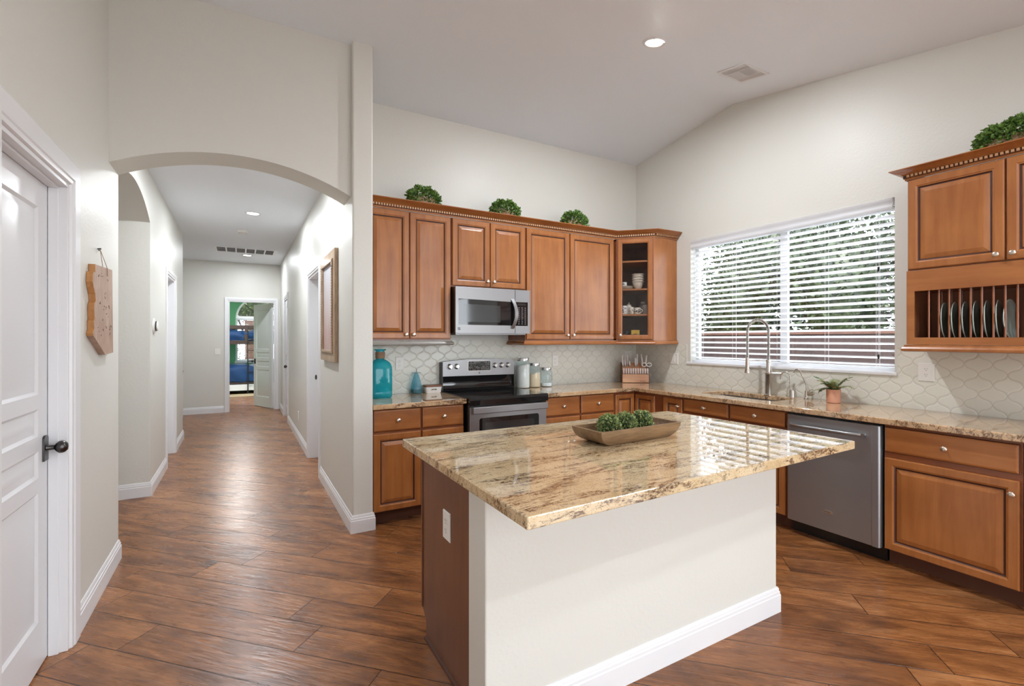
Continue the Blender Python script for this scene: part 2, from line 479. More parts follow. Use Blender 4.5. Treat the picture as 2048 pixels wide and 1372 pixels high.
# ------------------------------------------------------------------ mesh builder
class MB:
    def __init__(s):
        s.v, s.f, s.m, s.X = [], [], [], Matrix.Identity(4)

    def add(s, vs_, fs, mat=0):
        o = len(s.v)
        s.v += [tuple(s.X @ Vector(v)) for v in vs_]
        s.f += [tuple(i + o for i in f) for f in fs]
        s.m += [mat] * len(fs) if isinstance(mat, int) else list(mat)
        return s

    def box(s, x0, x1, y0, y1, z0, z1, mat=0):
        x0, x1 = min(x0, x1), max(x0, x1); y0, y1 = min(y0, y1), max(y0, y1); z0, z1 = min(z0, z1), max(z0, z1)
        v = [(x, y, z) for x in (x0, x1) for y in (y0, y1) for z in (z0, z1)]
        f = [(0, 1, 3, 2), (4, 6, 7, 5), (0, 4, 5, 1), (2, 3, 7, 6), (0, 2, 6, 4), (1, 5, 7, 3)]
        return s.add(v, f, mat)

    def prism(s, poly, axis, a, b, mat=0, holes=()):
        """polygon in the two other axes (in x,y,z order), extruded along axis from a to b"""
        def P(p, c):
            l = list(p); l.insert(axis, c); return tuple(l)
        loops = [list(poly)] + [list(h) for h in holes]
        flat = [p for lp in loops for p in lp]
        tris = geometry.tessellate_polygon([[Vector((p[0], p[1], 0)) for p in lp] for lp in loops])
        n = len(flat)
        v = [P(p, a) for p in flat] + [P(p, b) for p in flat]
        f = [tuple(t_) for t_ in tris] + [tuple(i + n for i in reversed(t_)) for t_ in tris]
        o = 0
        for lp in loops:
            k = len(lp)
            for i in range(k):
                j = (i + 1) % k
                f.append((o + i, o + j, n + o + j, n + o + i))
            o += k
        return s.add(v, f, mat)

    def cyl(s, p0, p1, r0, r1=None, n=16, mat=0, caps=True):
        r1 = r0 if r1 is None else r1
        p0, p1 = Vector(p0), Vector(p1)
        d = (p1 - p0).normalized()
        u = d.orthogonal().normalized(); w = d.cross(u)
        v = []
        for p, r in ((p0, r0), (p1, r1)):
            v += [tuple(p + (u * math.cos(2 * PI * i / n) + w * math.sin(2 * PI * i / n)) * r) for i in range(n)]
        f = [(i, (i + 1) % n, n + (i + 1) % n, n + i) for i in range(n)]
        if caps:
            f += [tuple(range(n - 1, -1, -1)), tuple(range(n, 2 * n))]
        return s.add(v, f, mat)

    def lathe(s, prof, c=(0, 0, 0), n=24, mat=0, axis='z', sx=1, sy=1, close=False):
        """profile of (r, h)"""
        v, f = [], []
        for r, h in prof:
            for i in range(n):
                a = 2 * PI * i / n
                x, y = r * math.cos(a) * sx, r * math.sin(a) * sy
                p = {'z': (x, y, h), 'y': (x, h, y), 'x': (h, x, y)}[axis]
                v.append((p[0] + c[0], p[1] + c[1], p[2] + c[2]))
        k = len(prof)
        ms = []
        for j in range(k - 1):
            for i in range(n):
                f.append((j * n + i, j * n + (i + 1) % n, (j + 1) * n + (i + 1) % n, (j + 1) * n + i))
                ms.append(mat if isinstance(mat, int) else mat[j])
        if prof[0][0] > 1e-6 and not close:
            f.append(tuple(range(n - 1, -1, -1))); ms.append(mat if isinstance(mat, int) else mat[0])
        if prof[-1][0] > 1e-6 and not close:
            f.append(tuple((k - 1) * n + i for i in range(n))); ms.append(mat if isinstance(mat, int) else mat[-1])
        return s.add(v, f, ms)

    def tube(s, path, r, n=8, mat=0, caps=True):
        P = [Vector(p) for p in path]
        k = len(P)
        R = r if isinstance(r, (list, tuple)) else [r] * k
        T = []
        for i in range(k):
            T.append((P[min(i + 1, k - 1)] - P[max(i - 1, 0)]).normalized())
        u = T[0].orthogonal().normalized()
        v, f = [], []
        for i in range(k):
            u = (u - T[i] * u.dot(T[i])).normalized()
            w = T[i].cross(u)
            v += [tuple(P[i] + (u * math.cos(2 * PI * j / n) + w * math.sin(2 * PI * j / n)) * R[i]) for j in range(n)]
        for i in range(k - 1):
            for j in range(n):
                f.append((i * n + j, i * n + (j + 1) % n, (i + 1) * n + (j + 1) % n, (i + 1) * n + j))
        if caps:
            f += [tuple(range(n - 1, -1, -1)), tuple((k - 1) * n + j for j in range(n))]
        return s.add(v, f, mat)

    def rings(s, x0, x1, z0, z1, prof, back=0.0, fill=0, y0=0.0):
        """nested rectangles facing -y; prof = [(inset, y, mat of the band leading to it)]"""
        v, f, ms = [], [], []
        for ins, y, mt in prof:
            v += [(x0 + ins, y + y0, z0 + ins), (x1 - ins, y + y0, z0 + ins), (x1 - ins, y + y0, z1 - ins), (x0 + ins, y + y0, z1 - ins)]
        for k in range(len(prof) - 1):
            for i in range(4):
                j = (i + 1) % 4
                f.append((4 * k + i, 4 * k + j, 4 * k + 4 + j, 4 * k + 4 + i)); ms.append(prof[k + 1][2])
        if fill is not None:
            o = 4 * (len(prof) - 1)
            f.append((o, o + 1, o + 2, o + 3)); ms.append(fill)
        if back is not None:
            f.append((3, 2, 1, 0)); ms.append(0)
        return s.add(v, f, ms)

    def sweep(s, path, prof, mat=0, closed_ends=True):
        """path: list of (x,y); prof: list of (outward offset, z); outward = right-hand side of travel"""
        n = len(path)
        offs = []
        for i in range(n):
            if i == 0:
                d = (Vector(path[1]) - Vector(path[0])).normalized(); nrm = Vector((d.y, -d.x)); k = 1
            elif i == n - 1:
                d = (Vector(path[-1]) - Vector(path[-2])).normalized(); nrm = Vector((d.y, -d.x)); k = 1
            else:
                d1 = (Vector(path[i]) - Vector(path[i - 1])).normalized(); d2 = (Vector(path[i + 1]) - Vector(path[i])).normalized()
                n1 = Vector((d1.y, -d1.x)); n2 = Vector((d2.y, -d2.x))
                nrm = (n1 + n2).normalized(); k = 1 / max(0.3, nrm.dot(n1))
            offs.append(nrm * k)
        v, f = [], []
        m = len(prof)
        for i in range(n):
            for o, z in prof:
                v.append((path[i][0] + offs[i].x * o, path[i][1] + offs[i].y * o, z))
        for i in range(n - 1):
            for j in range(m):
                jj = (j + 1) % m
                f.append((i * m + j, i * m + jj, (i + 1) * m + jj, (i + 1) * m + j))
        if closed_ends:
            f += [tuple(range(m)), tuple((n - 1) * m + j for j in range(m - 1, -1, -1))]
        return s.add(v, f, mat)

    def build(s, name, mats, parent=None, smooth=35, bevel=0, solid=True, label=None, kind=None):
        me = bpy.data.meshes.new(name)
        me.from_pydata(s.v, [], s.f)
        if not isinstance(mats, (list, tuple)):
            mats = [mats]
        for mt in mats:
            me.materials.append(M[mt] if isinstance(mt, str) else mt)
        me.polygons.foreach_set('material_index', [min(i, len(mats) - 1) for i in s.m])
        if solid:
            bm = bmesh.new(); bm.from_mesh(me)
            bmesh.ops.recalc_face_normals(bm, faces=bm.faces)
            bm.to_mesh(me); bm.free()
        if smooth:
            me.polygons.foreach_set('use_smooth', [True] * len(me.polygons))
            me.set_sharp_from_angle(angle=math.radians(smooth))
        me.update()
        o = bpy.data.objects.new(name, me)
        COL.objects.link(o)
        if parent is not None:
            o.parent = parent
        if bevel:
            b = o.modifiers.new('bevel', 'BEVEL')
            b.width = bevel; b.segments = 2; b.limit_method = 'ANGLE'; b.angle_limit = math.radians(40)
        if label: o['label'] = label
        if kind: o['kind'] = kind
        return o


def thing(name, label, cat, loc=(0, 0, 0), rot=0.0, group=None):
    o = bpy.data.objects.new(name, None)
    COL.objects.link(o)
    o.empty_display_size = 0.05
    o.location = loc
    o.rotation_euler = (0, 0, rot)
    o['label'] = label; o['category'] = cat
    if group: o['group'] = group
    return o


def tag(o, label, cat, group=None):
    o['label'] = label; o['category'] = cat
    if group: o['group'] = group
    return o


def struct(name, mb, mats, parent=None, **kw):
    return mb.build(name, mats, parent, kind='structure', **kw)


def copy_tree(root, loc, rotz=None, label=None, group=None, scale=None):
    bpy.context.view_layer.update()
    def rec(o, par):
        c = o.copy(); COL.objects.link(c)
        if par is not None: c.parent = par
        for ch in list(o.children): rec(ch, c)
        return c
    r = rec(root, None)
    r.location = loc
    if rotz is not None: r.rotation_euler = (0, 0, rotz)
    if scale: r.scale = scale
    if label: r['label'] = label
    if group: r['group'] = group
    return r


box = lambda *a: MB().box(*a)
RW = -PI / 2     # rotation of everything on the window wall: local x runs toward -y, front faces -x

# ================================================================== THE SETTING
FLZ = 0.0
XL, XP0, XP1 = -4.795, -3.41, -3.262      # left wall face, partition wall faces
YF = 6.45                                  # far hall wall
HC = 2.89                                  # hall ceiling
XH = -4.82                                 # hall left wall face
YA = -0.34                                 # back of the arch header


def ceil_z(y):
    if y > -1.285: return 3.478 + (-y) * 0.1487
    return max(3.669 - (-1.285 - y) * 0.183, 2.75)


struct('floor', MB().box(-8.2, 0.12, -9.6, 13.0, -0.1, 0.0), 'floor', smooth=0)

# kitchen / family room ceiling: follows the vault
yk = -1.285 - (3.669 - 2.75) / 0.183
cp = [(0.15, ceil_z(0.15)), (-1.285, 3.669), (yk, 2.75), (-9.6, 2.75)]
poly = cp + [(y, z + 0.12) for y, z in reversed(cp)]
struct('ceiling', MB().prism(poly, 0, -4.93, 0.14), 'ceiling', smooth=20)
struct('ceiling_hall', MB().box(-8.2, XP0 + 0.10, YA + 0.001, YF + 0.1, HC, HC + 0.1), 'ceiling', smooth=0)
struct('ceiling_bedroom', MB().box(-7.0, -2.2, YF + 0.12, 11.0, 2.75, 2.85), 'ceiling', smooth=0)

# back wall (stove wall) and window wall
struct('wall_back', MB().box(XP1 - 0.04, 0.14, 0.0, 0.12, 0, 3.60), 'wall', smooth=0)
WY0, WY1, WZ0, WZ1 = -2.603, -0.80, 1.165, 2.437
w = MB()
outline = [(0.0, 0), (0.0, 3.56), (-1.285, 3.76), (-3.2, 3.40), (-9.5, 3.0), (-9.5, 0)]
added_doors_r = [(-8.3, 0.05), (-5.7, 0.05), (-5.7, 2.35), (-8.3, 2.35)]
w.prism(outline, 0, 0.0, 0.14, 0, holes=[[(WY0, WZ0), (WY1, WZ0), (WY1, WZ1), (WY0, WZ1)], added_doors_r])
struct('wall_right', w, 'wall', smooth=0)
struct('wall_rear', MB().prism([(-4.93, 0), (0.14, 0), (0.14, 2.9), (-4.93, 2.9)], 1, -9.52, -9.40, 0,
       holes=[[(-4.2, 0.05), (-0.6, 0.05), (-0.6, 2.45), (-4.2, 2.45)]]), 'wall', smooth=0)

# tile on both walls
struct('wall_backsplash_stove', MB().box(XP1, 0.0, -0.006, 0.0, 0.918, 1.40), 'tile_x', smooth=0)
t_ = MB()
ty = -4.6
t_.prism([(0.0, 0.918), (0.0, 1.353), (WY1 + 0.045, 1.353), (WY1 + 0.045, 1.142), (WY0 - 0.02, 1.142), (WY0 - 0.02, 1.353), (ty, 1.353), (ty, 0.918)], 0, -0.006, 0.0)
struct('wall_backsplash_window', t_, 'tile_y', smooth=0)

# left wall with the door opening
DY0, DY1, DH = -2.09, -1.352, 2.112
w = MB()
w.prism([(-9.5, 0), (DY0, 0), (DY0, DH), (DY1, DH), (DY1, 0), (YA, 0), (YA, HC + .1), (-0.6, 3.7), (-1.285, 3.76), (-3.2, 3.40), (-9.5, 3.0)], 0, XL - 0.125, XL)
struct('wall_left', w, 'wall', smooth=0)
struct('wall_left_closet', MB().box(-5.62, -5.5, -2.4, -0.7, 0, 2.4), 'wall', smooth=0)


def arc(y0, y1, zs, zt, n=28):
    """segmental arch through (y0,zs),(mid,zt),(y1,zs), slightly elliptical"""
    c, hw = (y0 + y1) / 2, abs(y1 - y0) / 2
    rise = zt - zs
    R = (hw * hw + rise * rise) / (2 * rise)
    pts = []
    for i in range(n + 1):
        x = -hw + 2 * hw * i / n
        z = zt - R + math.sqrt(R * R - x * x)
        pts.append((c + x * (1 if y1 > y0 else -1), z))
    return pts


# arched header over the hall mouth
ar = arc(XL - 0.01, XP0 + 0.005, 2.452, 2.622)
w = MB().prism([(XL - 0.01, 3.72)] + ar + [(XP0 + 0.005, 3.72)], 1, -0.60, YA)
struct('wall_arch', w, 'wall', smooth=25)

# partition wall between hall and kitchen, with a doorway into the side room
PD0, PD1, PDH = 0.985, 1.86, 2.13
QD0, QD1 = 4.66, 5.46
w = MB()
w.prism([(-0.655, 0), (PD0, 0), (PD0, PDH), (PD1, PDH), (PD1, 0), (QD0, 0), (QD0, PDH), (QD1, PDH), (QD1, 0), (YF + 0.1, 0),
         (YF + 0.1, HC + 0.1), (0.12, 3.2), (0.12, 3.48), (-0.655, 3.62)], 0, XP0, XP1)
struct('wall_partition', w, 'wall', smooth=0, bevel=0.012)
struct('wall_side_room', MB().box(-2.62, -2.5, 0.13, 3.0, 0, 2.6), 'wall', smooth=0)

# passage on the left of the hall: barrel vault, then the hall's left wall
pa = arc(YA, 1.10, 2.455, 2.635)
w = MB().prism([(YA, 2.95)] + pa + [(1.10, 2.95)], 0, -6.4, XH)
w.box(-6.4, XH, YA - 0.06, YA, 0, 2.6)
w.box(-6.52, -6.4, YA - 0.06, 1.2, 0, 2.95)
struct('wall_passage', w, 'wall', smooth=25)
LD0, LD1 = 2.19, 2.96
w = MB()
w.prism([(1.24, 0), (LD0, 0), (LD0, PDH), (LD1, PDH), (LD1, 0), (3.93, 0), (3.93, HC + 0.05), (1.24, HC + 0.05)], 0, XH - 0.14, XH)
w.box(-6.4, XH, 1.10, 1.24, 0, HC)
w.box(-6.1, XH - 0.13, 3.79, 3.93, 0, HC)
struct('wall_hall_left', w, 'wall', smooth=0)
w = MB().box(-6.22, -6.1, 1.24, YF, 0, HC)
struct('wall_far_left', w, 'wall', smooth=0)
FD0, FD1, FDH = -4.31, -3.505, 2.145
w = MB().prism([(-6.2, 0), (FD0, 0), (FD0, FDH), (FD1, FDH), (FD1, 0), (XP0 + 0.02, 0), (XP0 + 0.02, HC + .05), (-6.2, HC + .05)], 1, YF, YF + 0.12)
struct('wall_far', w, 'wall', smooth=0)

# bedroom walls: green, arched window
YB = 10.9
bwx0, bwx1, bz0, bzs = -4.22, -3.02, 0.79, 1.99
arcb = [((bwx0 + bwx1) / 2 + 0.6 * math.cos(a), bzs + 0.6 * math.sin(a)) for a in [PI * i / 24 for i in range(25)]]
w = MB().prism([(-7.0, 0), (-2.2, 0), (-2.2, 2.8), (-7.0, 2.8)], 1, YB, YB + 0.14, 0, holes=[[(bwx0, bz0), (bwx1, bz0)] + arcb])
w.box(-7.0, -6.9, YF + 0.12, YB, 0, 2.8).box(-2.3, -2.2, YF + 0.12, YB, 0, 2.8)
struct('wall_bedroom', w, 'green_wall', smooth=0)

# baseboards: tall board with a stepped cap
BB = [(0.0, 0.0), (0.015, 0.0), (0.015, 0.088), (0.012, 0.092), (0.012, 0.104), (0.008, 0.108), (0.008, 0.118), (0.003, 0.127), (0.0, 0.127)]
def baseboard(name, path, parent=None):
    mb = MB().sweep(path, BB)
    if parent is None:
        return struct(name, mb, 'white', smooth=30)
    return mb.build(name, 'white', parent, smooth=30)
baseboard('baseboard_left', [(XL, DY1 + 0.108), (XL, YA), (XH - .6, YA)][::1])
baseboard('baseboard_left', [(XL, -9.3), (XL, DY0 - 0.108)])
baseboard('baseboard_partition', [(XP0, PD0 - 0.075), (XP0, -0.655), (XP1, -0.655), (XP1, -0.61)])
baseboard('baseboard_partition', [(XP0, QD0 - 0.075), (XP0, PD1 + 0.075)])
baseboard('baseboard_partition', [(XP0, YF), (XP0, QD1 + 0.075)])
baseboard('baseboard_hall_left', [(-6.3, 1.10), (XH, 1.10), (XH, LD0 - 0.075)])
baseboard('baseboard_hall_left', [(XH, LD1 + 0.075), (XH, 3.93), (-6.0, 3.93)])
baseboard('baseboard_far', [(-6.05, YF), (FD0 - 0.075, YF)])


def casing(name, y0, y1, h, x, side, axis='y', wd=0.068):
    """door trim on the plane x=const (axis y) or y=const (axis x); side = direction it stands out"""
    mb = MB()
    prof = [(0, 0.0), (0.004, 0.010), (0.012, 0.012), (0.020, 0.012), (0.026, 0.017), (wd - 0.01, 0.018), (wd, 0.012), (wd, 0.0)]
    # loft the profile up one side, across the head and down the other
    loops = []
    for (yy, zz, dy, dz) in ((y0, 0, -1, 0), (y0, h, -1, 1), (y1, h, 1, 1), (y1, 0, 1, 0)):
        lp = []
        for o, d in prof:
            a, z = yy + dy * o, zz + dz * o
            lp.append((x + side * d, a, z) if axis == 'y' else (a, x + side * d, z))
        loops.append(lp)
    v = [p for lp in loops for p in lp]
    m = len(prof)
    f = [(i * m + j, i * m + j + 1, (i + 1) * m + j + 1, (i + 1) * m + j) for i in range(3) for j in range(m - 1)]
    f += [tuple(range(m)), tuple(range(3 * m, 4 * m))]
    mb.add(v, f)
    return struct(name, mb, 'white', smooth=30)


def jamb(name, y0, y1, h, xa, xb, axis='y', t=0.018, stop=None):
    """lining boards of a door opening; the opening narrows by nothing visible: boards sit inside"""
    mb = MB()
    def bx(a0, a1, z0, z1, x0=xa, x1=xb):
        mb.box(x0, x1, a0, a1, z0, z1) if axis == 'y' else mb.box(a0, a1, x0, x1, z0, z1)
    bx(y0, y0 + t, 0, h - t); bx(y1 - t, y1, 0, h - t); bx(y0, y1, h - t, h)
    if stop:
        s0, s1 = stop
        bx(y0 + t, y0 + t + 0.011, 0, h - t - 0.011, s0, s1); bx(y1 - t - 0.011, y1 - t, 0, h - t - 0.011, s0, s1); bx(y0 + t, y1 - t, h - t - 0.011, h - t, s0, s1)
    return struct(name, mb, 'white', smooth=0, bevel=0.002)


casing('trim_1', DY0, DY1, DH, XL, 1, wd=0.108)
jamb('trim_2', DY0, DY1, DH, XL - 0.125, XL, stop=(XL - 0.065, XL - 0.030))
casing('trim_3', PD0, PD1, PDH, XP0, -1)
jamb('trim_4', PD0, PD1, PDH, XP0, XP1)
casing('trim_5', QD0, QD1, PDH, XP0, -1)
jamb('trim_6', QD0, QD1, PDH, XP0, XP1, stop=(XP0 + 0.057, XP0 + 0.075))
casing('trim_7', LD0, LD1, PDH, XH, 1)
jamb('trim_8', LD0, LD1, PDH, XH - 0.14, XH)
casing('trim_9', FD0, FD1, FDH, YF, -1, axis='x')
jamb('trim_10', FD0, FD1, FDH, YF, YF + 0.12, axis='x')


def door_leaf(w_, h_, t=0.035):
    """four moulded panels (tall, two low, tall) on both faces; local x 0..w, front faces -y"""
    mb = MB()
    st = 0.115
    rows = [(0.20, 0.36 * h_), (0.39 * h_, 0.445 * h_), (0.475 * h_, 0.53 * h_), (0.56 * h_, h_ - 0.12)]
    xs = [0, st, w_ - st, w_]
    zs = [0.0]
    for a, b in rows: zs += [a, b]
    zs.append(h_)
    for face, y in ((0, 0.0), (1, t)):
        sg = 1 if face == 0 else -1
        for i in range(3):
            for j in range(len(zs) - 1):
                pan = (i == 1 and j % 2 == 1)
                if not pan:
                    mb.add([(xs[i], y, zs[j]), (xs[i + 1], y, zs[j]), (xs[i + 1], y, zs[j + 1]), (xs[i], y, zs[j + 1])], [(0, 1, 2, 3)])
                else:
                    pr = [(0, 0, 0), (0.012, 0.009 * sg, 0), (0.020, 0.009 * sg, 0), (0.045, 0.002 * sg, 0)]
                    mb.rings(xs[i], xs[i + 1], zs[j], zs[j + 1], pr, back=None, y0=y)
    mb.add([(0, 0, 0), (w_, 0, 0), (w_, 0, h_), (0, 0, h_), (0, t, 0), (w_, t, 0), (w_, t, h_), (0, t, h_)],
           [(0, 1, 5, 4), (3, 7, 6, 2), (0, 4, 7, 3), (1, 2, 6, 5)])
    return mb


def door_knob(parent, x, z, sides=(-1,), t=0.035):
    h = []
    for s_ in sides:
        y0 = 0 if s_ < 0 else t
        mb = MB()
        pl = [(x - 0.026, z - 0.055), (x + 0.026, z - 0.055), (x + 0.026, z + 0.042)] + \
             [(x + 0.026 * math.cos(a), z + 0.042 + 0.014 * math.sin(a)) for a in [PI * k / 8 for k in range(1, 8)]] + [(x - 0.026, z + 0.042)]
        mb.prism(pl, 1, y0, y0 + s_ * 0.008)
        mb.lathe([(0.014, y0 + s_ * 0.008), (0.011, y0 + s_ * 0.013), (0.010, y0 + s_ * 0.034), (0.018, y0 + s_ * 0.040), (0.026, y0 + s_ * 0.049),
                  (0.0275, y0 + s_ * 0.058), (0.025, y0 + s_ * 0.068), (0.016, y0 + s_ * 0.077), (0.0, y0 + s_ * 0.080)], (x, 0, z), 20, axis='y')
        h.append(mb.build('door_handle', 'bronze', parent, smooth=40, bevel=0.001, label='dark bronze knob on an upright plate'))
    return h


# left door: closed leaf set back in its lining
wl = DY1 - DY0 - 0.04
d1 = struct('door_1', door_leaf(wl, DH - 0.03), 'white_door', smooth=30)
d1.location = (XL - 0.067, DY0 + 0.02, 0.008); d1.rotation_euler = (0, 0, PI / 2)
door_knob(d1, wl - 0.045, 0.925)
# door in the hall's right wall, closed
d2 = struct('door_2', door_leaf(QD1 - QD0 - 0.04, PDH - 0.03), 'white_door', smooth=30)
d2.location = (XP0 + 0.020, QD1 - 0.02, 0.008); d2.rotation_euler = (0, 0, -PI / 2)
door_knob(d2, QD1 - QD0 - 0.04 - 0.06, 0.93)
# bedroom door, swung in on its right-hand hinges
d3 = struct('door_3', door_leaf(0.76, FDH - 0.035), 'white_door', smooth=30)
hx, hy = FD1 - 0.02, YF + 0.125
d3.location = (hx, hy, 0.012)
ang = math.atan2(7.20 - hy, -3.80 - hx)
d3.rotation_euler = (0, 0, ang)
door_knob(d3, 0.70, 0.93, sides=(-1, 1))
# hall side door leaf on the left, closed and set deep
d4 = struct('door_4', door_leaf(LD1 - LD0 - 0.04, PDH - 0.03), 'white_door', smooth=30)
d4.location = (XH - 0.10, LD0 + 0.02, 0.008); d4.rotation_euler = (0, 0, PI / 2)
# pocket door edge in the doorway beside the picture
d5 = struct('door_5', MB().box(0, 0.85, 0, 0.03, 0, PDH - 0.03), 'white_door', smooth=0, bevel=0.002)
d5.location = (XP0 + 0.185, PD0 + 0.01, 0.008); d5.rotation_euler = (0, 0, PI / 2)
MB().prism([(XP0 + 0.076 + 0.011 * math.cos(a) - 0.0, 0.955 + 0.030 * math.sin(a)) for a in [2 * PI * k / 20 for k in range(20)]], 1, PD1 - 0.0185, PD1 - 0.021).build(
    'door_latch', 'bronze', bpy.data.objects['trim_4'], smooth=0)

# ------------------------------------------------------------------ kitchen window and blind
win = struct('window_1', MB().box(0.095, 0.135, WY0, WY1, WZ0, WZ0 + 0.035).box(0.095, 0.135, WY0, WY1, WZ1 - 0.035, WZ1)
             .box(0.095, 0.135, WY0, WY0 + 0.03, WZ0 + 0.035, WZ1 - 0.035).box(0.095, 0.135, WY1 - 0.03, WY1, WZ0 + 0.035, WZ1 - 0.035), 'vinyl', smooth=0, bevel=0.003)
MB().box(0.10, 0.13, -1.765, -1.700, WZ0 + 0.035, WZ1 - 0.035).build('window_mullion', 'vinyl', win, smooth=0, kind='structure')
for a, b in ((WY0 + 0.03, -1.765), (-1.700, WY1 - 0.03)):
    MB().box(0.116, 0.119, a, b, WZ0 + 0.035, WZ1 - 0.035).build('window_pane', 'pane', win, smooth=0, kind='structure')
# sill board and its returns
MB().box(-0.020, 0.10, WY0 - 0.018, WY1 + 0.042, WZ0 - 0.022, WZ0 + 0.002).build('window_sill', 'white', win, smooth=0, bevel=0.005, kind='structure')

bl = thing('window_blind', 'white horizontal slat blind, slats open, in the kitchen window over the sink', 'blind', (0.045, -1.70, WZ0))
bl.rotation_euler = (0, 0, 0)
y0, y1 = WY0 + 0.012 + 1.70, WY1 - 0.006 + 1.70
hz = WZ1 - WZ0
MB().sweep([(-0.052, y1), (-0.052, y0)], [(-0.012, hz - 0.082), (0.0, hz - 0.082), (0.004, hz - 0.076), (0.004, hz - 0.060), (0.001, hz - 0.055), (0.001, hz - 0.028), (0.006, hz - 0.020), (0.006, hz - 0.004), (-0.012, hz - 0.004)]).build('valance', 'blind', bl)
MB().box(-0.036, 0.020, y0, y1, hz - 0.045, hz - 0.003).build('headrail', 'blind', bl, smooth=0)
ns = 23
for k in range(ns):
    z = 0.052 + k * (hz - 0.13) / (ns - 1)
    mb = MB()
    tl = 0.29
    for (xa, za), (xb, zb) in (((-0.026, 0.0), (0, 0.0035)), ((0, 0.0035), (0.026, 0.0))):
        za += -xa * tl; zb += -xb * tl
        mb.add([(xa, y0, z + za), (xb, y0, z + zb), (xb, y1, z + zb), (xa, y1, z + za), (xa, y0, z + za + 0.003), (xb, y0, z + zb + 0.003), (xb, y1, z + zb + 0.003), (xa, y1, z + za + 0.003)],
               [(0, 1, 2, 3), (4, 7, 6, 5), (0, 4, 5, 1), (2, 6, 7, 3), (0, 3, 7, 4), (1, 5, 6, 2)])
    mb.build('slat', 'blind', bl, smooth=0)
MB().box(-0.026, 0.026, y0, y1, 0.006, 0.026).build('bottom_rail', 'blind', bl, smooth=0, bevel=0.003)
for yy in (-0.78, -0.42, -0.02, 0.42, 0.80):
    MB().cyl((-0.027, yy, 0.02), (-0.027, yy, hz - 0.05), 0.0011, n=5).cyl((0.027, yy, 0.02), (0.027, yy, hz - 0.05), 0.0011, n=5).build('ladder_cord', 'blind', bl)
for yy, zz in ((-0.80, 0.78), (-0.80, 0.13)):
    MB().cyl((-0.040, yy, zz), (-0.040, yy, hz - 0.06), 0.0012, n=5, mat=1).lathe([(0.003, zz), (0.008, zz - 0.004), (0.006, zz - 0.03), (0.002, zz - 0.035)][::-1], (-0.040, yy, 0), 10).build('pull_cord', ['ink', 'blind'], bl, label='pull cord with a small dark tassel')
MB().cyl((-0.040, 0.86, 0.45), (-0.040, 0.86, hz - 0.06), 0.004, n=8).build('tilt_wand', 'blind', bl)

# openings made up behind the camera to admit fill light: frames of sliding doors
f1 = struct('added_window_2', MB().box(-4.2, -0.6, -9.48, -9.43, 0.05, 0.12).box(-4.2, -0.6, -9.48, -9.43, 2.38, 2.45).box(-4.2, -4.13, -9.48, -9.43, 0.12, 2.38).box(-0.67, -0.6, -9.48, -9.43, 0.12, 2.38).box(-2.44, -2.36, -9.48, -9.43, 0.12, 2.38), 'vinyl', smooth=0)
f2 = struct('added_window_3', MB().box(0.05, 0.10, -8.3, -5.7, 0.05, 0.12).box(0.05, 0.10, -8.3, -5.7, 2.28, 2.35).box(0.05, 0.10, -8.3, -8.23, 0.12, 2.28).box(0.05, 0.10, -5.77, -5.7, 0.12, 2.28).box(0.05, 0.10, -7.04, -6.96, 0.12, 2.28), 'vinyl', smooth=0)

# bedroom window: arch light over a double sash, with muntins
bw = MB().prism([(bwx0, bz0), (bwx1, bz0)] + arcb, 1, YB + 0.05, YB + 0.10, 0, holes=[[(bwx0 + 0.05, bz0 + 0.05), (bwx1 - 0.05, bz0 + 0.05), (bwx1 - 0.05, bzs - 0.06), (bwx0 + 0.05, bzs - 0.06)],
     [((bwx0 + bwx1) / 2 + 0.55 * math.cos(a), bzs + 0.02 + 0.53 * math.sin(a)) for a in [PI * i / 24 for i in range(25)]]])
w4 = struct('window_4', bw, 'vinyl', smooth=0)
cxw = (bwx0 + bwx1) / 2
m = MB()
for a in (PI * 0.25, PI * 0.5, PI * 0.75):
    m.tube([(cxw + 0.02 * math.cos(a), YB + 0.07, bzs + 0.02), (cxw + 0.54 * math.cos(a), YB + 0.07, bzs + 0.54 * math.sin(a))], 0.011, 6)
m.tube([(cxw + 0.27 * math.cos(a), YB + 0.07, bzs + 0.02 + 0.27 * math.sin(a)) for a in [PI * i / 16 for i in range(17)]], 0.011, 6)
m.build('window_muntin', 'bunkwood', w4, kind='structure')
MB().box(cxw - 0.02, cxw + 0.02, YB + 0.055, YB + 0.095, bz0 + 0.05, bzs - 0.06).build('window_mullion', 'vinyl', w4, smooth=0, kind='structure')
MB().box(bwx0 + 0.05, bwx1 - 0.05, YB + 0.072, YB + 0.075, bz0 + 0.05, bzs - 0.06).build('window_pane', 'pane', w4, smooth=0, kind='structure')
MB().box(bwx0 - 0.02, bwx1 + 0.02, YB - 0.05, YB + 0.05, bz0 - 0.05, bz0 + 0.01).build('window_sill', 'white', w4, smooth=0, kind='structure')
bb = thing('bedroom_blind', 'white slat blind half way up the bedroom window behind the bunk bed', 'blind', (cxw, YB - 0.03, bz0))
for k in range(10):
    z = 0.72 + k * 0.045
    MB().box(-0.58, 0.58, -0.02, 0.02, z, z + 0.004).build('slat', 'blind', bb, smooth=0)
MB().box(-0.59, 0.59, -0.03, 0.02, 1.17, 1.24).build('headrail', 'blind', bb, smooth=0)
MB().box(-0.58, 0.58, -0.02, 0.02, 0.68, 0.70).build('bottom_rail', 'blind', bb, smooth=0)

# ================================================================== CABINETS
def knob(parent, x, z, y=-0.02):
    return MB().lathe([(0.0085, y), (0.006, y - 0.004), (0.005, y - 0.012), (0.010, y - 0.016), (0.0155, y - 0.020), (0.0165, y - 0.025), (0.014, y - 0.029), (0.006, y - 0.031), (0.0, y - 0.0312)],
                      (x, 0, z), 16, axis='y').build('knob', 'pewter', parent, smooth=50, label='round pewter knob')


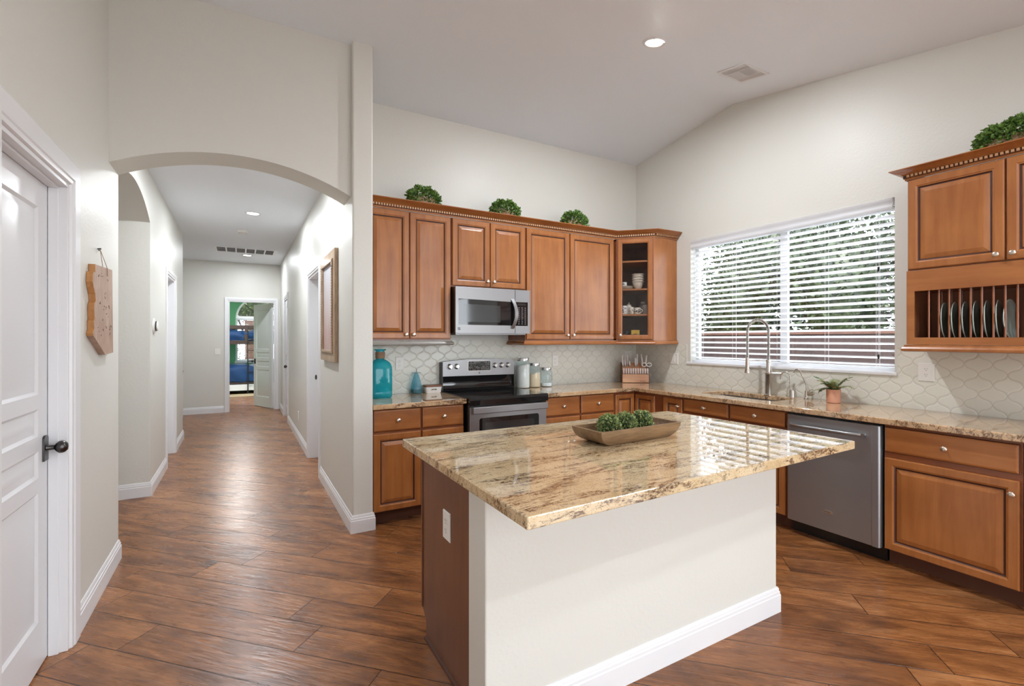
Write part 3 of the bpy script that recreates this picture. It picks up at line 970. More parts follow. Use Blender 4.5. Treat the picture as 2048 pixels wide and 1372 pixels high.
def door_front(parent, x0, x1, z0, z1, kn=None, st=0.055, name='door', glassy=False, mat='cab'):
    t = 0.020
    mb = MB()
    pr = [(0.0, 0.0, 0), (0.0, -t + 0.006, 0), (0.002, -t + 0.002, 0), (0.006, -t, 0), (st - 0.014, -t, 0), (st - 0.010, -t + 0.003, 0), (st - 0.004, -t + 0.005, 0), (st, -t + 0.011, 1)]
    if glassy:
        pr += [(st, 0.0, 0)]
        mb.rings(x0, x1, z0, z1, pr, back=None, fill=None)
        mb.add([(x0, 0, z0), (x1, 0, z0), (x1, 0, z1), (x0, 0, z1), (x0 + st, 0, z0 + st), (x1 - st, 0, z0 + st), (x1 - st, 0, z1 - st), (x0 + st, 0, z1 - st)],
               [(0, 4, 5, 1), (1, 5, 6, 2), (2, 6, 7, 3), (3, 7, 4, 0)])
    else:
        pr += [(st + 0.004, -t + 0.012, 1), (st + 0.007, -t + 0.011, 1), (st + 0.012, -t + 0.009, 0), (st + 0.030, -t + 0.003, 0), (st + 0.034, -t + 0.002, 0)]
        mb.rings(x0, x1, z0, z1, pr)
    o = mb.build(name, [mat, 'glaze'], parent, smooth=8)
    if glassy:
        MB().box(x0 + st - 0.002, x1 - st + 0.002, -0.012, -0.009, z0 + st - 0.002, z1 - st + 0.002).build('door_glass', 'cabglass', o, smooth=0)
    if kn: knob(o, *kn)
    return o


def drawer_front(parent, x0, x1, z0, z1, kn=True, name='drawer'):
    t = 0.020
    mb = MB().rings(x0, x1, z0, z1, [(0.0, 0.0, 0), (0.0, -t + 0.008, 0), (0.003, -t + 0.004, 1), (0.010, -t + 0.0008, 0), (0.014, -t, 0)])
    o = mb.build(name, ['cab_h', 'glaze'], parent, smooth=8)
    if kn: knob(o, (x0 + x1) / 2, (z0 + z1) / 2 - 0.002)
    return o


def carcass(parent, w, d, z0, z1, toe=None, mat='frame'):
    MB().box(0, w, 0, d, z0, z1).build('cabinet_box', mat, parent, smooth=0, bevel=0.0015)
    if toe:
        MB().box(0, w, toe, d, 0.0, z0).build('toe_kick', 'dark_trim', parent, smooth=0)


# ---- uppers on the stove wall: (local x = world x, front at y=-0.33)
UD = 0.33
def upper(name, label, x0, x1, z0, z1, doors):
    c = thing(name, label, 'cabinet', (x0, -UD, 0))
    carcass(c, x1 - x0, UD - 0.001, z0, z1)
    for a, b, za, zb, kn in doors:
        door_front(c, a - x0, b - x0, za, zb, (kn[0] - x0, kn[1]) if kn else None)
    return c

upper('upper_cabinet', 'tall stained maple upper cabinet with two doors, left of the microwave', XP1 + 0.001, -2.513, 1.40, 2.475,
      [(-3.247, -2.892, 1.412, 2.468, (-2.920, 1.447)), (-2.884, -2.520, 1.412, 2.468, (-2.857, 1.447))])
upper('upper_cabinet', 'short stained maple upper cabinet with two doors above the microwave', -2.511, -1.752, 1.868, 2.475,
      [(-2.503, -2.136, 1.880, 2.468, (-2.165, 1.930)), (-2.129, -1.760, 1.880, 2.468, (-2.100, 1.930))])
upper('upper_cabinet', 'tall stained maple upper cabinet with two doors, right of the microwave', -1.750, -0.642, 1.395, 2.475,
      [(-1.742, -1.238, 1.405, 2.468, (-1.270, 1.447)), (-1.226, -0.655, 1.405, 2.468, (-1.196, 1.447))])

# ---- diagonal corner cabinet with a glass door
cc = thing('corner_cabinet', 'diagonal corner wall cabinet with a glass door, dishes inside, next to the window', 'cabinet', (-0.618, -0.348, 0), -PI / 4)
fw = math.hypot(0.618 - 0.348, 0.618 - 0.348)          # face width
z0c, z1c = 1.395, 2.475
# local frame: x along the face, y into the corner
k2 = math.sqrt(0.5)
def L(wx, wy):
    dx, dy = wx + 0.618, wy + 0.348
    return (dx * k2 - dy * k2, dx * k2 + dy * k2)
P1, P2, P3, P4, P5 = L(-0.618, -0.348), L(-0.348, -0.618), L(-0.001, -0.618), L(-0.001, -0.001), L(-0.618, -0.001)
def slab(z, t, ins=0.004):
    return [(P1[0] + ins, ins), (P2[0] - ins, ins), (P3[0] - ins, P3[1]), (P4[0], P4[1] - ins), (P5[0] + ins, P5[1])]
b = MB()
for pa_, pb_ in ((P5, P1), (P2, P3), (P3, P4), (P4, P5)):
    d = (Vector(pb_) - Vector(pa_)).normalized(); nn = Vector((-d.y, d.x)) * 0.012
    b.prism([pa_, pb_, (pb_[0] + nn.x, pb_[1] + nn.y), (pa_[0] + nn.x, pa_[1] + nn.y)], 2, z0c, z1c, 0)
b.prism([P1, P2, P3, P4, P5], 2, z0c, z0c + 0.016).prism([P1, P2, P3, P4, P5], 2, z1c - 0.016, z1c)
b.build('cabinet_box', 'frame', cc, smooth=0)
MB().box(0, 0.026, -0.002, 0.02, z0c, z1c).box(fw - 0.026, fw, -0.002, 0.02, z0c, z1c).box(0.026, fw - 0.026, -0.002, 0.02, z1c - 0.02, z1c).box(0.026, fw - 0.026, -0.002, 0.02, z0c, z0c + 0.02).build('face_frame', 'frame', cc, smooth=0)
# curved finished side facing the window
sidep = []
for i in range(13):
    t = i / 12
    x = P2[0] + (P3[0] - P2[0]) * t; y = P2[1] + (P3[1] - P2[1]) * t
    bul = 0.010 * math.sin(PI * t)
    sidep.append((x + bul * k2, y - bul * k2))
MB().prism(sidep + [P3, P2], 2, z0c, z1c).build('side_panel', 'cab', cc, smooth=40)
MB().prism(slab(0, 0), 2, 0, 0.018).build('shelf', 'cab_h', cc, smooth=0).location = (0, 0, 1.655)
MB().prism(slab(0, 0), 2, 0, 0.018).build('shelf', 'cab_h', cc, smooth=0).location = (0, 0, 1.925)
MB().prism(slab(0, 0), 2, 0, 0.018).build('shelf', 'cab_h', cc, smooth=0).location = (0, 0, 2.222)
dg = door_front(cc, 0.014, fw - 0.014, 1.405, 2.468, (0.043, 1.447), st=0.050, glassy=True)

# ---- crown moulding with dentils over the stove-wall run
def crown(name, label, path, zb, zt, out=0.075, parent=None):
    h = zt - zb
    prof = [(0.0, zb), (0.010, zb), (0.010, zb + h * 0.20), (0.015, zb + h * 0.22), (0.015, zb + h * 0.48), (0.022, zb + h * 0.50),
            (0.026, zb + h * 0.58), (0.038, zb + h * 0.66), (0.052, zb + h * 0.76), (out - 0.007, zb + h * 0.90), (out, zb + h * 0.92), (out, zt), (0.0, zt)]
    c = thing(name, label, 'molding', (path[0][0], path[0][1], 0))
    lp = [(x - path[0][0], y - path[0][1]) for x, y in path]
    MB().sweep(lp, prof).build('cornice', 'cab_h', c, smooth=28)
    MB().sweep(lp, [(0.0155, zb + h * 0.20), (0.0165, zb + h * 0.20), (0.0165, zb + h * 0.495), (0.0155, zb + h * 0.495)]).build('dentil_ground', 'glaze', c, smooth=0)
    dn = MB()
    for i in range(len(lp) - 1):
        a, b_ = Vector(lp[i]), Vector(lp[i + 1])
        ln = (b_ - a).length; d = (b_ - a) / ln; nr = Vector((d.y, -d.x))
        k = int(ln / 0.0215)
        for j in range(k):
            p = a + d * ((j + 0.5) * ln / k)
            q = [p + nr * 0.016 - d * 0.0065, p + nr * 0.016 + d * 0.0065, p + nr * 0.0255 + d * 0.0065, p + nr * 0.0255 - d * 0.0065]
            dn.prism([tuple(z) for z in q], 2, zb + h * 0.25, zb + h * 0.47)
    dn.build('dentil_band', 'dentil', c, smooth=0, label='row of small square dentils')
    return c
crown('crown_molding', 'long stained crown molding with dentils above the stove-wall cabinets', [(XP1 + 0.001, -0.333), (-0.621, -0.333), (-0.350, -0.604), (-0.350, -0.621), (-0.006, -0.621)][:2] + [(-0.333, -0.621), (-0.006, -0.621)], 2.477, 2.553)
# light rails under the uppers
LR = [(0.0, -0.043), (0.012, -0.043), (0.024, -0.038), (0.026, -0.026), (0.020, -0.014), (0.012, -0.008), (0.012, 0.0), (0.0, 0.0)]
def rail(name, label, path, z, mat):
    o = MB().sweep(path, [(a, b_ + z) for a, b_ in LR] ).build(name, mat, None, smooth=30)
    return tag(o, label, 'molding')
rail('light_rail', 'grey light rail under the tall cabinet left of the microwave', [(XP1 + 0.002, -UD + 0.002), (-2.513, -UD + 0.002), (-2.513, -0.008)], 1.398, 'grey_rail')
rail('light_rail', 'stained wooden light rail under the cabinets from the microwave to the window', [(-1.750, -0.008), (-1.750, -UD + 0.002), (-0.618, -UD + 0.002), (-0.346, -0.620), (-0.008, -0.620)], 1.393, 'cab_h')

# ---- plate-rack cabinet right of the window
RY = -2.806
pr_ = thing('plate_rack_cabinet', 'upper cabinet right of the window with two doors over an open dowel plate rack', 'cabinet', (-UD, RY, 0), RW)
PW = 0.945
MB().box(0, PW, 0, UD - 0.001, 1.72, 2.44).build('cabinet_box', 'frame', pr_, smooth=0, bevel=0.0015)
MB().box(0, 0.012, 0, UD - 0.001, 1.373, 1.72).box(PW - 0.012, PW, 0, UD - 0.001, 1.373, 1.72).box(0.012, PW - 0.012, UD - 0.012, UD - 0.001, 1.373, 1.72).box(0.012, PW - 0.012, 0, UD - 0.012, 1.373, 1.402).build('rack_box', ['cab_in'], pr_, smooth=0)
MB().prism([(0, 1.373), (PW, 1.373), (PW, 1.850), (0, 1.850)], 1, -0.012, 0.002, 0, holes=[[(0.038, 1.418), (PW - 0.038, 1.418), (PW - 0.038, 1.716), (0.038, 1.716)]]).build('rack_frame', 'cab_h', pr_, smooth=0, bevel=0.0015)
MB().box(-0.002, 0.0, -0.012, UD - 0.001, 1.373, 1.85).build('side_panel', 'cab', pr_, smooth=0)
for a, b_, kx in ((0.008, 0.459, 0.428), (0.467, 0.937, 0.497)):
    door_front(pr_, a, b_, 1.858, 2.434, (kx, 1.892))
for row in (0.010, 0.20):
    for k in range(17):
        x = 0.107 + k * 0.0498
        if x > PW - 0.04: break
        MB().cyl((x, row, 1.400), (x, row, 1.722), 0.0052, n=10).build('dowel', 'frame', pr_)
crown('crown_molding', 'stained crown molding with dentils above the plate-rack cabinet', [(-0.006, RY + 0.001), (-0.333, RY + 0.001), (-0.333, RY - PW), (-0.006, RY - PW)], 2.441, 2.508)
rail('light_rail', 'stained wooden rail below the plate rack', [(-0.008, RY), (-UD - 0.010, RY), (-UD - 0.010, RY - PW), (-0.008, RY - PW)], 1.371, 'cab_h')
# plates: seven, each leaning in its slot
def plate():
    return MB().lathe([(0.0, 0.010), (0.070, 0.010), (0.080, 0.013), (0.116, 0.0235), (0.1185, 0.0225), (0.119, 0.020), (0.082, 0.006), (0.066, 0.003), (0.064, 0.0), (0.0, 0.0)],
                      (0, 0, 0), 40, mat=[0, 0, 0, 1, 1, 0, 0, 0, 0])
pl0 = None
words = ['leftmost', 'second', 'third', 'middle', 'fifth', 'sixth', 'rightmost']
for k in range(7):
    lab = {0: 'leftmost of the seven sage green plates standing in the plate rack', 6: 'rightmost plate in the rack, its round sage face showing between the dowels'}.get(
        k, '%s of the seven sage green plates counted from the left in the plate rack' % words[k])
    if pl0 is None:
        o = pl0 = plate().build('dinner_plate', ['sage', 'sage_rim'], None, smooth=40)
    else:
        o = pl0.copy(); COL.objects.link(o)
    o.location = (-0.215, RY - (0.142 + k * 0.0498) + 0.008, 1.4023 + 0.119 * math.cos(0.04) + 0.001)
    o.rotation_euler = Euler((PI / 2 - 0.04, 0, 0.13 if k < 6 else -0.02))
    tag(o, lab, 'plate', 'sage plates in the plate rack')

# ---- base cabinets
BD = 0.604
def base_cab(name, label, wx0, w_, drawers, doors, wall='stove', h=0.878, cat='cabinet'):
    if wall == 'stove':
        c = thing(name, label, cat, (wx0, -0.605, 0)); o0 = wx0
    else:
        c = thing(name, label, cat, (-0.605, wx0, 0), RW); o0 = 0
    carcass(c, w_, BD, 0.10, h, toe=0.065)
    for a, b_, za, zb, kn in drawers: drawer_front(c, a, b_, za, zb, kn)
    for a, b_, za, zb, kn in doors: door_front(c, a, b_, za, zb, kn)
    return c
base_cab('base_cabinet', 'base cabinet left of the stove with two drawers over two doors', XP1 + 0.001, 0.749,
         [(0.010, 0.378, 0.708, 0.874, True), (0.390, 0.744, 0.708, 0.874, True)], [(0.010, 0.378, 0.105, 0.690, None), (0.390, 0.744, 0.105, 0.690, (0.42, 0.62))])
base_cab('base_cabinet', 'base cabinet right of the stove with two drawers over two doors', -1.722, 0.832,
         [(0.012, 0.400, 0.700, 0.874, True), (0.416, 0.822, 0.700, 0.874, True)], [(0.012, 0.400, 0.105, 0.685, (0.37, 0.62)), (0.416, 0.822, 0.105, 0.685, (0.45, 0.62))])
# corner base (L plan) with a folding pair of doors
cb = thing('corner_base_cabinet', 'corner base cabinet with a pair of doors folding into the inside corner', 'cabinet', (-0.605, -0.605, 0))
lpoly = [(-0.284, 0.0), (0.0, 0.0), (0.0, -0.375), (0.604, -0.375), (0.604, 0.604), (-0.284, 0.604)]
MB().prism(lpoly, 2, 0.10, 0.878).build('cabinet_box', 'frame', cb, smooth=0)
MB().prism([(-0.284, 0.065), (0.065, 0.065), (0.065, -0.375), (0.604, -0.375), (0.604, 0.604), (-0.284, 0.604)], 2, 0.0, 0.10).build('toe_kick', 'dark_trim', cb, smooth=0)
door_front(cb, -0.270, -0.022, 0.105, 0.852, None, st=0.048)
dd = door_front(cb, 0.022, 0.284, 0.105, 0.852, None, st=0.048)
dd.rotation_euler = (0, 0, RW)
base_cab('base_cabinet', 'narrow base cabinet with a single door between the corner and the sink', -0.981, 0.248, [], [(0.020, 0.240, 0.105, 0.858, (0.205, 0.79))], wall='win')
sb = base_cab('sink_base_cabinet', 'sink base cabinet with two false drawer fronts under the faucet', -1.230, 0.951,
         [(0.010, 0.465, 0.752, 0.872, True), (0.480, 0.942, 0.752, 0.872, True)], [(0.010, 0.465, 0.105, 0.735, (0.44, 0.66)), (0.480, 0.942, 0.105, 0.735, (0.51, 0.66))], wall='win', h=0.72)
MB().box(0, 0.951, 0, 0.09, 0.72, 0.878).box(0, 0.02, 0.09, BD, 0.72, 0.878).box(0.931, 0.951, 0.09, BD, 0.72, 0.878).build('face_frame', 'frame', sb, smooth=0)
base_cab('base_cabinet', 'wide base cabinet right of the dishwasher with one drawer over one door', -2.790, 0.612,
         [(0.006, 0.602, 0.708, 0.862, True)], [(0.006, 0.602, 0.104, 0.672, (0.577, 0.602))], wall='win')
base_cab('base_cabinet', 'base cabinet at the right edge of the view, only its left side showing', -3.403, 0.60,
         [(0.008, 0.59, 0.708, 0.862, True)], [(0.008, 0.59, 0.104, 0.672, (0.035, 0.602))], wall='win')

# ---- countertops
CZ0, CZ1, CD = 0.880, 0.918, -0.655
o = MB().prism([(XP1 + 0.001, -0.007), (-2.503, -0.007), (-2.503, CD), (XP1 + 0.001, CD)], 2, CZ0, CZ1).build('countertop', 'granite2', None, smooth=0, bevel=0.005)
tag(o, 'short granite countertop left of the stove holding the turquoise bottle', 'countertop')
SX0, SX1, SY0, SY1 = -0.470, -0.125, -1.985, -1.285
def rrect(x0, x1, y0, y1, r, n=6):
    pts = []
    for cx, cy, a0 in ((x1 - r, y1 - r, 0), (x0 + r, y1 - r, PI / 2), (x0 + r, y0 + r, PI), (x1 - r, y0 + r, 3 * PI / 2)):
        pts += [(cx + r * math.cos(a0 + PI / 2 * i / n), cy + r * math.sin(a0 + PI / 2 * i / n)) for i in range(n + 1)]
    return pts
o = MB().prism([(-1.726, -0.007), (-0.007, -0.007), (-0.007, -4.45), (CD, -4.45), (CD, CD), (-1.726, CD)], 2, CZ0, CZ1, 0, holes=[rrect(SX0, SX1, SY0, SY1, 0.07)]).build('countertop', 'granite2', None, smooth=20, bevel=0.005)
tag(o, 'long L-shaped granite countertop running from the stove past the sink', 'countertop')

# ---- undermount sink
sk = thing('kitchen_sink', 'undermount stainless steel sink below the window', 'sink', ((SX0 + SX1) / 2, (SY0 + SY1) / 2, 0.73))
hx_, hy_ = (SX1 - SX0) / 2 + 0.008, (SY1 - SY0) / 2 + 0.008
inner = [(x, y) for x, y in rrect(-hx_, hx_, -hy_, hy_, 0.075)]
mb = MB(); n = len(inner)
lv = [(1.05, 0.149), (1.0, 0.149), (0.985, 0.02), (0.95, 0.0)]
v = [(x * s_, y * s_, z) for s_, z in lv for x, y in inner]
f = [(k * n + i, k * n + (i + 1) % n, (k + 1) * n + (i + 1) % n, (k + 1) * n + i) for k in range(3) for i in range(n)] + [tuple(3 * n + i for i in range(n))]
mb.add(v, f)
mb.build('basin', 'steel', sk, smooth=40, solid=False)
MB().cyl((0, 0, 0.0005), (0, 0, 0.004), 0.045, n=24).build('drain', 'chrome', sk)

# ================================================================== APPLIANCES
# ---- microwave
MX0, MX1 = -2.507, -1.756
mw = thing('microwave', 'stainless steel over-the-range microwave with a curved handle', 'microwave', (MX0, -0.41, 1.447))
W = MX1 - MX0
MB().box(0, W, 0, 0.402, 0.012, 0.415).build('housing', 'black', mw, smooth=0, bevel=0.003)
MB().box(0.02, W - 0.02, 0.03, 0.38, 0.0, 0.012).build('underside', 'steel', mw, smooth=0)
dw_ = 0.590
fr = MB().prism([(0, 0.012), (dw_, 0.012), (dw_, 0.415), (0, 0.415)], 1, -0.016, 0.0, 0, holes=[[(0.028, 0.085), (dw_ + 0.0 - 0.001, 0.085), (dw_ - 0.001, 0.300), (0.028, 0.312)]])
fr.build('door', 'steel', mw, smooth=0, bevel=0.0015)
dm = bpy.data.objects[mw.children[-1].name]
MB().prism([(0.028, 0.085), (dw_ - 0.001, 0.085), (dw_ - 0.001, 0.300), (0.028, 0.312)], 1, -0.013, -0.002).build('door_window', 'blackglass', dm, smooth=0)
MB().prism([(0.082, 0.112), (0.440, 0.112), (0.440, 0.262), (0.082, 0.268)], 1, -0.0138, -0.013).build('window_screen', 'greyglass', dm, smooth=0)
MB().box(dw_ + 0.004, W, -0.016, 0.0, 0.012, 0.083).box(dw_ + 0.004, W, -0.016, 0.0, 0.303, 0.415).box(W - 0.022, W, -0.016, 0, 0.083, 0.303).build('control_surround', 'steel', mw, smooth=0)
cpn = MB().box(dw_ + 0.001, W - 0.022, -0.013, 0.0, 0.083, 0.303).build('control_panel', 'blackglass', mw, smooth=0)
kb = MB()
kb.box(dw_ + 0.03, W - 0.04, -0.0145, -0.013, 0.272, 0.290, 1)
for r_ in range(9):
    for c_ in range(3):
        x = dw_ + 0.038 + c_ * 0.034; z = 0.100 + r_ * 0.0185
        kb.box(x, x + 0.012 + 0.004 * ((r_ * c_) % 2), -0.0142, -0.013, z, z + 0.0035, 0)
kb.build('keypad', ['print', 'greyglass'], cpn, smooth=0)
hp = [(dw_ - 0.028 + 0.024 * math.sin(PI * t), -0.018 - 0.040 * math.sin(PI * t) ** 0.8 if 0 < t < 1 else -0.018, 0.055 + 0.275 * t) for t in [i / 14 for i in range(15)]]
hb = MB(); v = []; f = []
for x, y, z in hp:
    v += [(x - 0.017, y, z), (x + 0.017, y, z), (x + 0.017, y + 0.007, z), (x - 0.017, y + 0.007, z)]
for i in range(14):
    for j in range(4): f.append((4 * i + j, 4 * i + (j + 1) % 4, 4 * i + 4 + (j + 1) % 4, 4 * i + 4 + j))
f += [(0, 1, 2, 3), (59, 58, 57, 56)]
hb.add(v, f).build('handle', 'steel', mw, smooth=50, bevel=0.0015, label='bowed stainless handle')
def emblem(parent, x, y, z, s_=0.018):
    """the small square maker's emblem: two hooked strokes forming a stylised S"""
    e = MB()
    e.box(x, x + s_, y - 0.0008, y, z + s_ * 0.80, z + s_).box(x, x + s_ * 0.28, y - 0.0008, y, z + s_ * 0.50, z + s_ * 0.80).box(x + s_ * 0.38, x + s_, y - 0.0008, y, z + s_ * 0.55, z + s_ * 0.70)
    e.box(x, x + s_ * 0.62, y - 0.0008, y, z + s_ * 0.30, z + s_ * 0.45).box(x + s_ * 0.72, x + s_, y - 0.0008, y, z + s_ * 0.20, z + s_ * 0.50).box(x, x + s_, y - 0.0008, y, z, z + s_ * 0.20)
    e.build('emblem', 'ink', parent, smooth=0)
emblem(dm, 0.022, -0.016, 0.040, 0.022)

# ---- range
SX = -2.494
rg = thing('electric_range', 'freestanding stainless and black glass-top stove', 'stove', (SX, -0.65, 0))
W = 0.760
MB().box(0.002, W - 0.002, 0.0, 0.60, 0.03, 0.905).build('oven_body', 'black', rg, smooth=0, bevel=0.003)
MB().prism([(-0.045, 0.860), (-0.050, 0.905), (-0.042, 0.918), (-0.030, 0.925), (0.585, 0.925), (0.585, 0.905), (0.0, 0.905), (0.0, 0.855)], 0, -0.004, W + 0.004).build('cooktop', 'blackglass', rg, smooth=30, label='black glass cooktop with a rounded front lip')
bn = MB()
for bx_, by_, br_ in ((0.20, 0.14, 0.105), (0.56, 0.13, 0.085), (0.19, 0.42, 0.08), (0.56, 0.42, 0.105), (0.38, 0.47, 0.06)):
    for rr in (br_, br_ * 0.62):
        bn.lathe([(rr - 0.0012, 0.9255), (rr + 0.0012, 0.9255)], (bx_, by_, 0), 40, close=True)
bn.build('burner_ring', 'greyglass', rg, smooth=0)
od = MB().rings(0.006, W - 0.006, 0.235, 0.850, [(0, 0.0, 0), (0, -0.030, 0), (0.004, -0.035, 0)]).build('oven_door', 'steel', rg, smooth=20)
MB().prism(rrect(0.090, W - 0.090, 0.330, 0.755, 0.02), 1, -0.038, -0.034).build('door_window', 'blackglass', od, smooth=0)
MB().prism(rrect(0.140, W - 0.140, 0.365, 0.715, 0.012), 1, -0.0386, -0.038).build('window_screen', 'greyglass', od, smooth=0)
MB().prism([(-0.078, 0.800), (-0.078, 0.848), (-0.070, 0.853), (-0.066, 0.850), (-0.066, 0.798), (-0.070, 0.795)], 0, 0.018, W - 0.018).box(0.018, 0.040, -0.068, -0.034, 0.803, 0.845).box(W - 0.040, W - 0.018, -0.068, -0.034, 0.803, 0.845).build('handle', 'steel', od, smooth=30, bevel=0.001, label='wide flat stainless towel-bar handle')
vs_ = MB()
for x, l_ in ((0.03, 0.10), (0.165, 0.03), (0.215, 0.12), (0.375, 0.015), (0.40, 0.12), (0.555, 0.035), (0.62, 0.11)):
    vs_.box(x, x + l_, -0.0358, -0.034, 0.838, 0.843)
vs_.build('vent_slot', 'slot', od, smooth=0)
MB().rings(0.006, W - 0.006, 0.06, 0.225, [(0, 0.0, 0), (0, -0.028, 0), (0.004, -0.032, 0)]).build('storage_drawer', 'steel', rg, smooth=20)
# backguard
arcp = [(W * i / 16, 1.196 + 0.024 * math.sin(PI * i / 16)) for i in range(17)]
MB().prism([(0.0, 1.062), (W, 1.058)] + arcp[::-1], 1, 0.555, 0.620).build('control_panel', 'steel', rg, smooth=40, bevel=0.004)
cpn = bpy.data.objects[rg.children[-1].name]
MB().box(-0.001, 0.004, 0.562, 0.638, 0.925, 1.19).box(W - 0.004, W + 0.001, 0.562, 0.638, 0.925, 1.19).box(0.0, W, 0.62, 0.638, 0.925, 1.185).build('backguard_side', 'black', rg, smooth=0)
MB().prism([(0.545, 0.925), (0.562, 0.935), (0.575, 0.965), (0.578, 1.01), (0.566, 1.045), (0.558, 1.058), (0.62, 1.06), (0.62, 0.925)], 0, 0.004, W - 0.004).build('backguard', 'blackglass', rg, smooth=40)
ds = MB().prism(rrect(0.258, 0.492, 1.108, 1.196, 0.008), 1, 0.5525, 0.556).build('display', 'blackglass', cpn, smooth=0)
MB().prism(rrect(0.254, 0.496, 1.104, 1.200, 0.010), 1, 0.5535, 0.5555, holes=[rrect(0.259, 0.491, 1.109, 1.195, 0.008)]).build('display_rim', 'chrome', cpn, smooth=0)
kb = MB(); rr = random.Random(5)
for zr in (1.118, 1.130, 1.142, 1.160, 1.174, 1.184):
    x = 0.268
    while x < 0.478:
        l_ = rr.choice((0.006, 0.009, 0.012))
        if rr.random() < 0.72 and not (zr > 1.155 and 0.33 < x < 0.43 and zr < 1.18): kb.box(x, x + l_, 0.5519, 0.5526, zr, zr + 0.0028)
        x += l_ + 0.006
kb.build('display_print', 'print', ds, smooth=0)
for kx in (0.068, 0.137, 0.540, 0.612, 0.684):
    k_ = MB().lathe([(0.0, 0.524), (0.015, 0.524), (0.019, 0.528), (0.0205, 0.545), (0.026, 0.549), (0.027, 0.556)], (kx, 0, 1.152), 24, axis='y').box(kx - 0.004, kx + 0.004, 0.516, 0.527, 1.134, 1.170)
    k_.build('control_knob', 'chrome', cpn, smooth=35, bevel=0.0008)
emblem(cpn, 0.366, 0.555, 1.076, 0.016)

# ---- dishwasher
dwt = thing('dishwasher', 'stainless steel dishwasher with a curved bar handle', 'dishwasher', (-0.605, -2.186, 0), RW)
W = 0.598
MB().box(0.0, W, 0.0, 0.58, 0.10, 0.874).build('tub', 'black', dwt, smooth=0)
MB().box(0.0, W, 0.05, 0.58, 0.0, 0.10).build('kick_plate', 'black', dwt, smooth=0)
dd = MB().prism([(0.006, 0.0), (0.006, -0.022), (0.012, -0.030), (0.022, -0.034), (W - 0.050, -0.034), (W - 0.046, -0.038), (W - 0.012, -0.038), (W - 0.004, -0.030), (W - 0.004, 0.0)], 2, 0.098, 0.862).build('door', 'steel_d', dwt, smooth=30, bevel=0.002)
hpth = []
for i in range(21):
    t = i / 20
    hpth.append((0.030 + (W - 0.115) * t, -0.034 - 0.040 * min(1, 5 * min(t, 1 - t)) ** 0.6, 0.792))
MB().tube(hpth, 0.0125, 12).cyl((0.036, -0.030, 0.792), (0.036, -0.060, 0.792), 0.011).cyl((W - 0.091, -0.030, 0.792), (W - 0.091, -0.060, 0.792), 0.013).build('handle', 'steel', dd, smooth=50, label='long bowed bar handle')
bd = MB().prism(rrect(0.262, 0.318, 0.222, 0.240, 0.006), 1, -0.037, -0.034).build('badge', 'chrome', dd, smooth=0)
tb = MB()
for i, x in enumerate((0.268, 0.2745, 0.281, 0.2875, 0.294, 0.3005)):
    tb.box(x, x + 0.0012, -0.0376, -0.037, 0.227, 0.235).box(x + 0.003, x + 0.0042, -0.0376, -0.037, 0.227, 0.235).box(x, x + 0.0042, -0.0376, -0.037, 0.230 + 0.002 * (i % 3), 0.2312 + 0.002 * (i % 3))
tb.build('badge_lettering', 'ink', bd, smooth=0)

# ================================================================== ISLAND
isl = thing('kitchen_island', 'kitchen island with a dark wood end panel and a white painted back', 'island', (-2.50, -2.40, 0))
ox, oy = -2.50, -2.40
def I(b_): return b_
mb = MB()
x0 = -3.358 - ox
# wood end panel with its toe notch at the far bottom corner
nt = [(-2.62 - oy, 0.0), (-2.085 - oy, 0.0), (-2.085 - oy, 0.075), (-2.080 - oy, 0.090), (-2.065 - oy, 0.100), (-2.045 - oy, 0.118), (-2.030 - oy, 0.130), (-2.030 - oy, 0.879), (-2.62 - oy, 0.879)]
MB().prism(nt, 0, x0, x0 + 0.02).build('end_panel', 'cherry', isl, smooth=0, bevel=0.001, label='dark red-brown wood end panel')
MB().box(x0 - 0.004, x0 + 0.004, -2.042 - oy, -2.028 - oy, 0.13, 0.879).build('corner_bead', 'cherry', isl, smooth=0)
MB().box(x0 - 0.010, x0 + 0.0, -2.62 - oy, -2.085 - oy, 0.0, 0.014).build('floor_strip', 'dark_trim', isl, smooth=0)
MB().box(x0 + 0.02, -1.71 - ox, -2.62 - oy, -2.05 - oy, 0.10, 0.879).build('cabinet_box', 'frame', isl, smooth=0)
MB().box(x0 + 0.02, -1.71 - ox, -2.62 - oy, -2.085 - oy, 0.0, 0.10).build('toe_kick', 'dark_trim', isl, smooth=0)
for k in range(4):
    d_ = door_front(isl, 0.0, 0.39, 0.11, 0.87, (0.35, 0.80))
    d_.location = (-1.745 - k * 0.402 - ox, -2.049 - oy, 0); d_.rotation_euler = (0, 0, PI)
MB().box(-3.386 - ox, -1.704 - ox, -2.766 - oy, -2.625 - oy, 0, 0.879).build('back_wall', 'wall', isl, smooth=0, bevel=0.006, label='white painted drywall back')
MB().sweep([(-1.704 - ox, -2.625 - oy), (-1.704 - ox, -2.766 - oy), (-3.386 - ox, -2.766 - oy), (-3.386 - ox, -2.64 - oy)][::-1], BB).build('baseboard', 'white', isl, smooth=30, label='white stepped baseboard')
o = MB().prism([(-3.425, -1.930), (-3.431, -3.116), (-1.545, -3.057), (-1.582, -1.928)], 2, 0.880, 0.918).build('island_countertop', 'granite', None, smooth=0, bevel=0.004)
tag(o, 'large polished beige and brown granite top on the kitchen island', 'countertop')


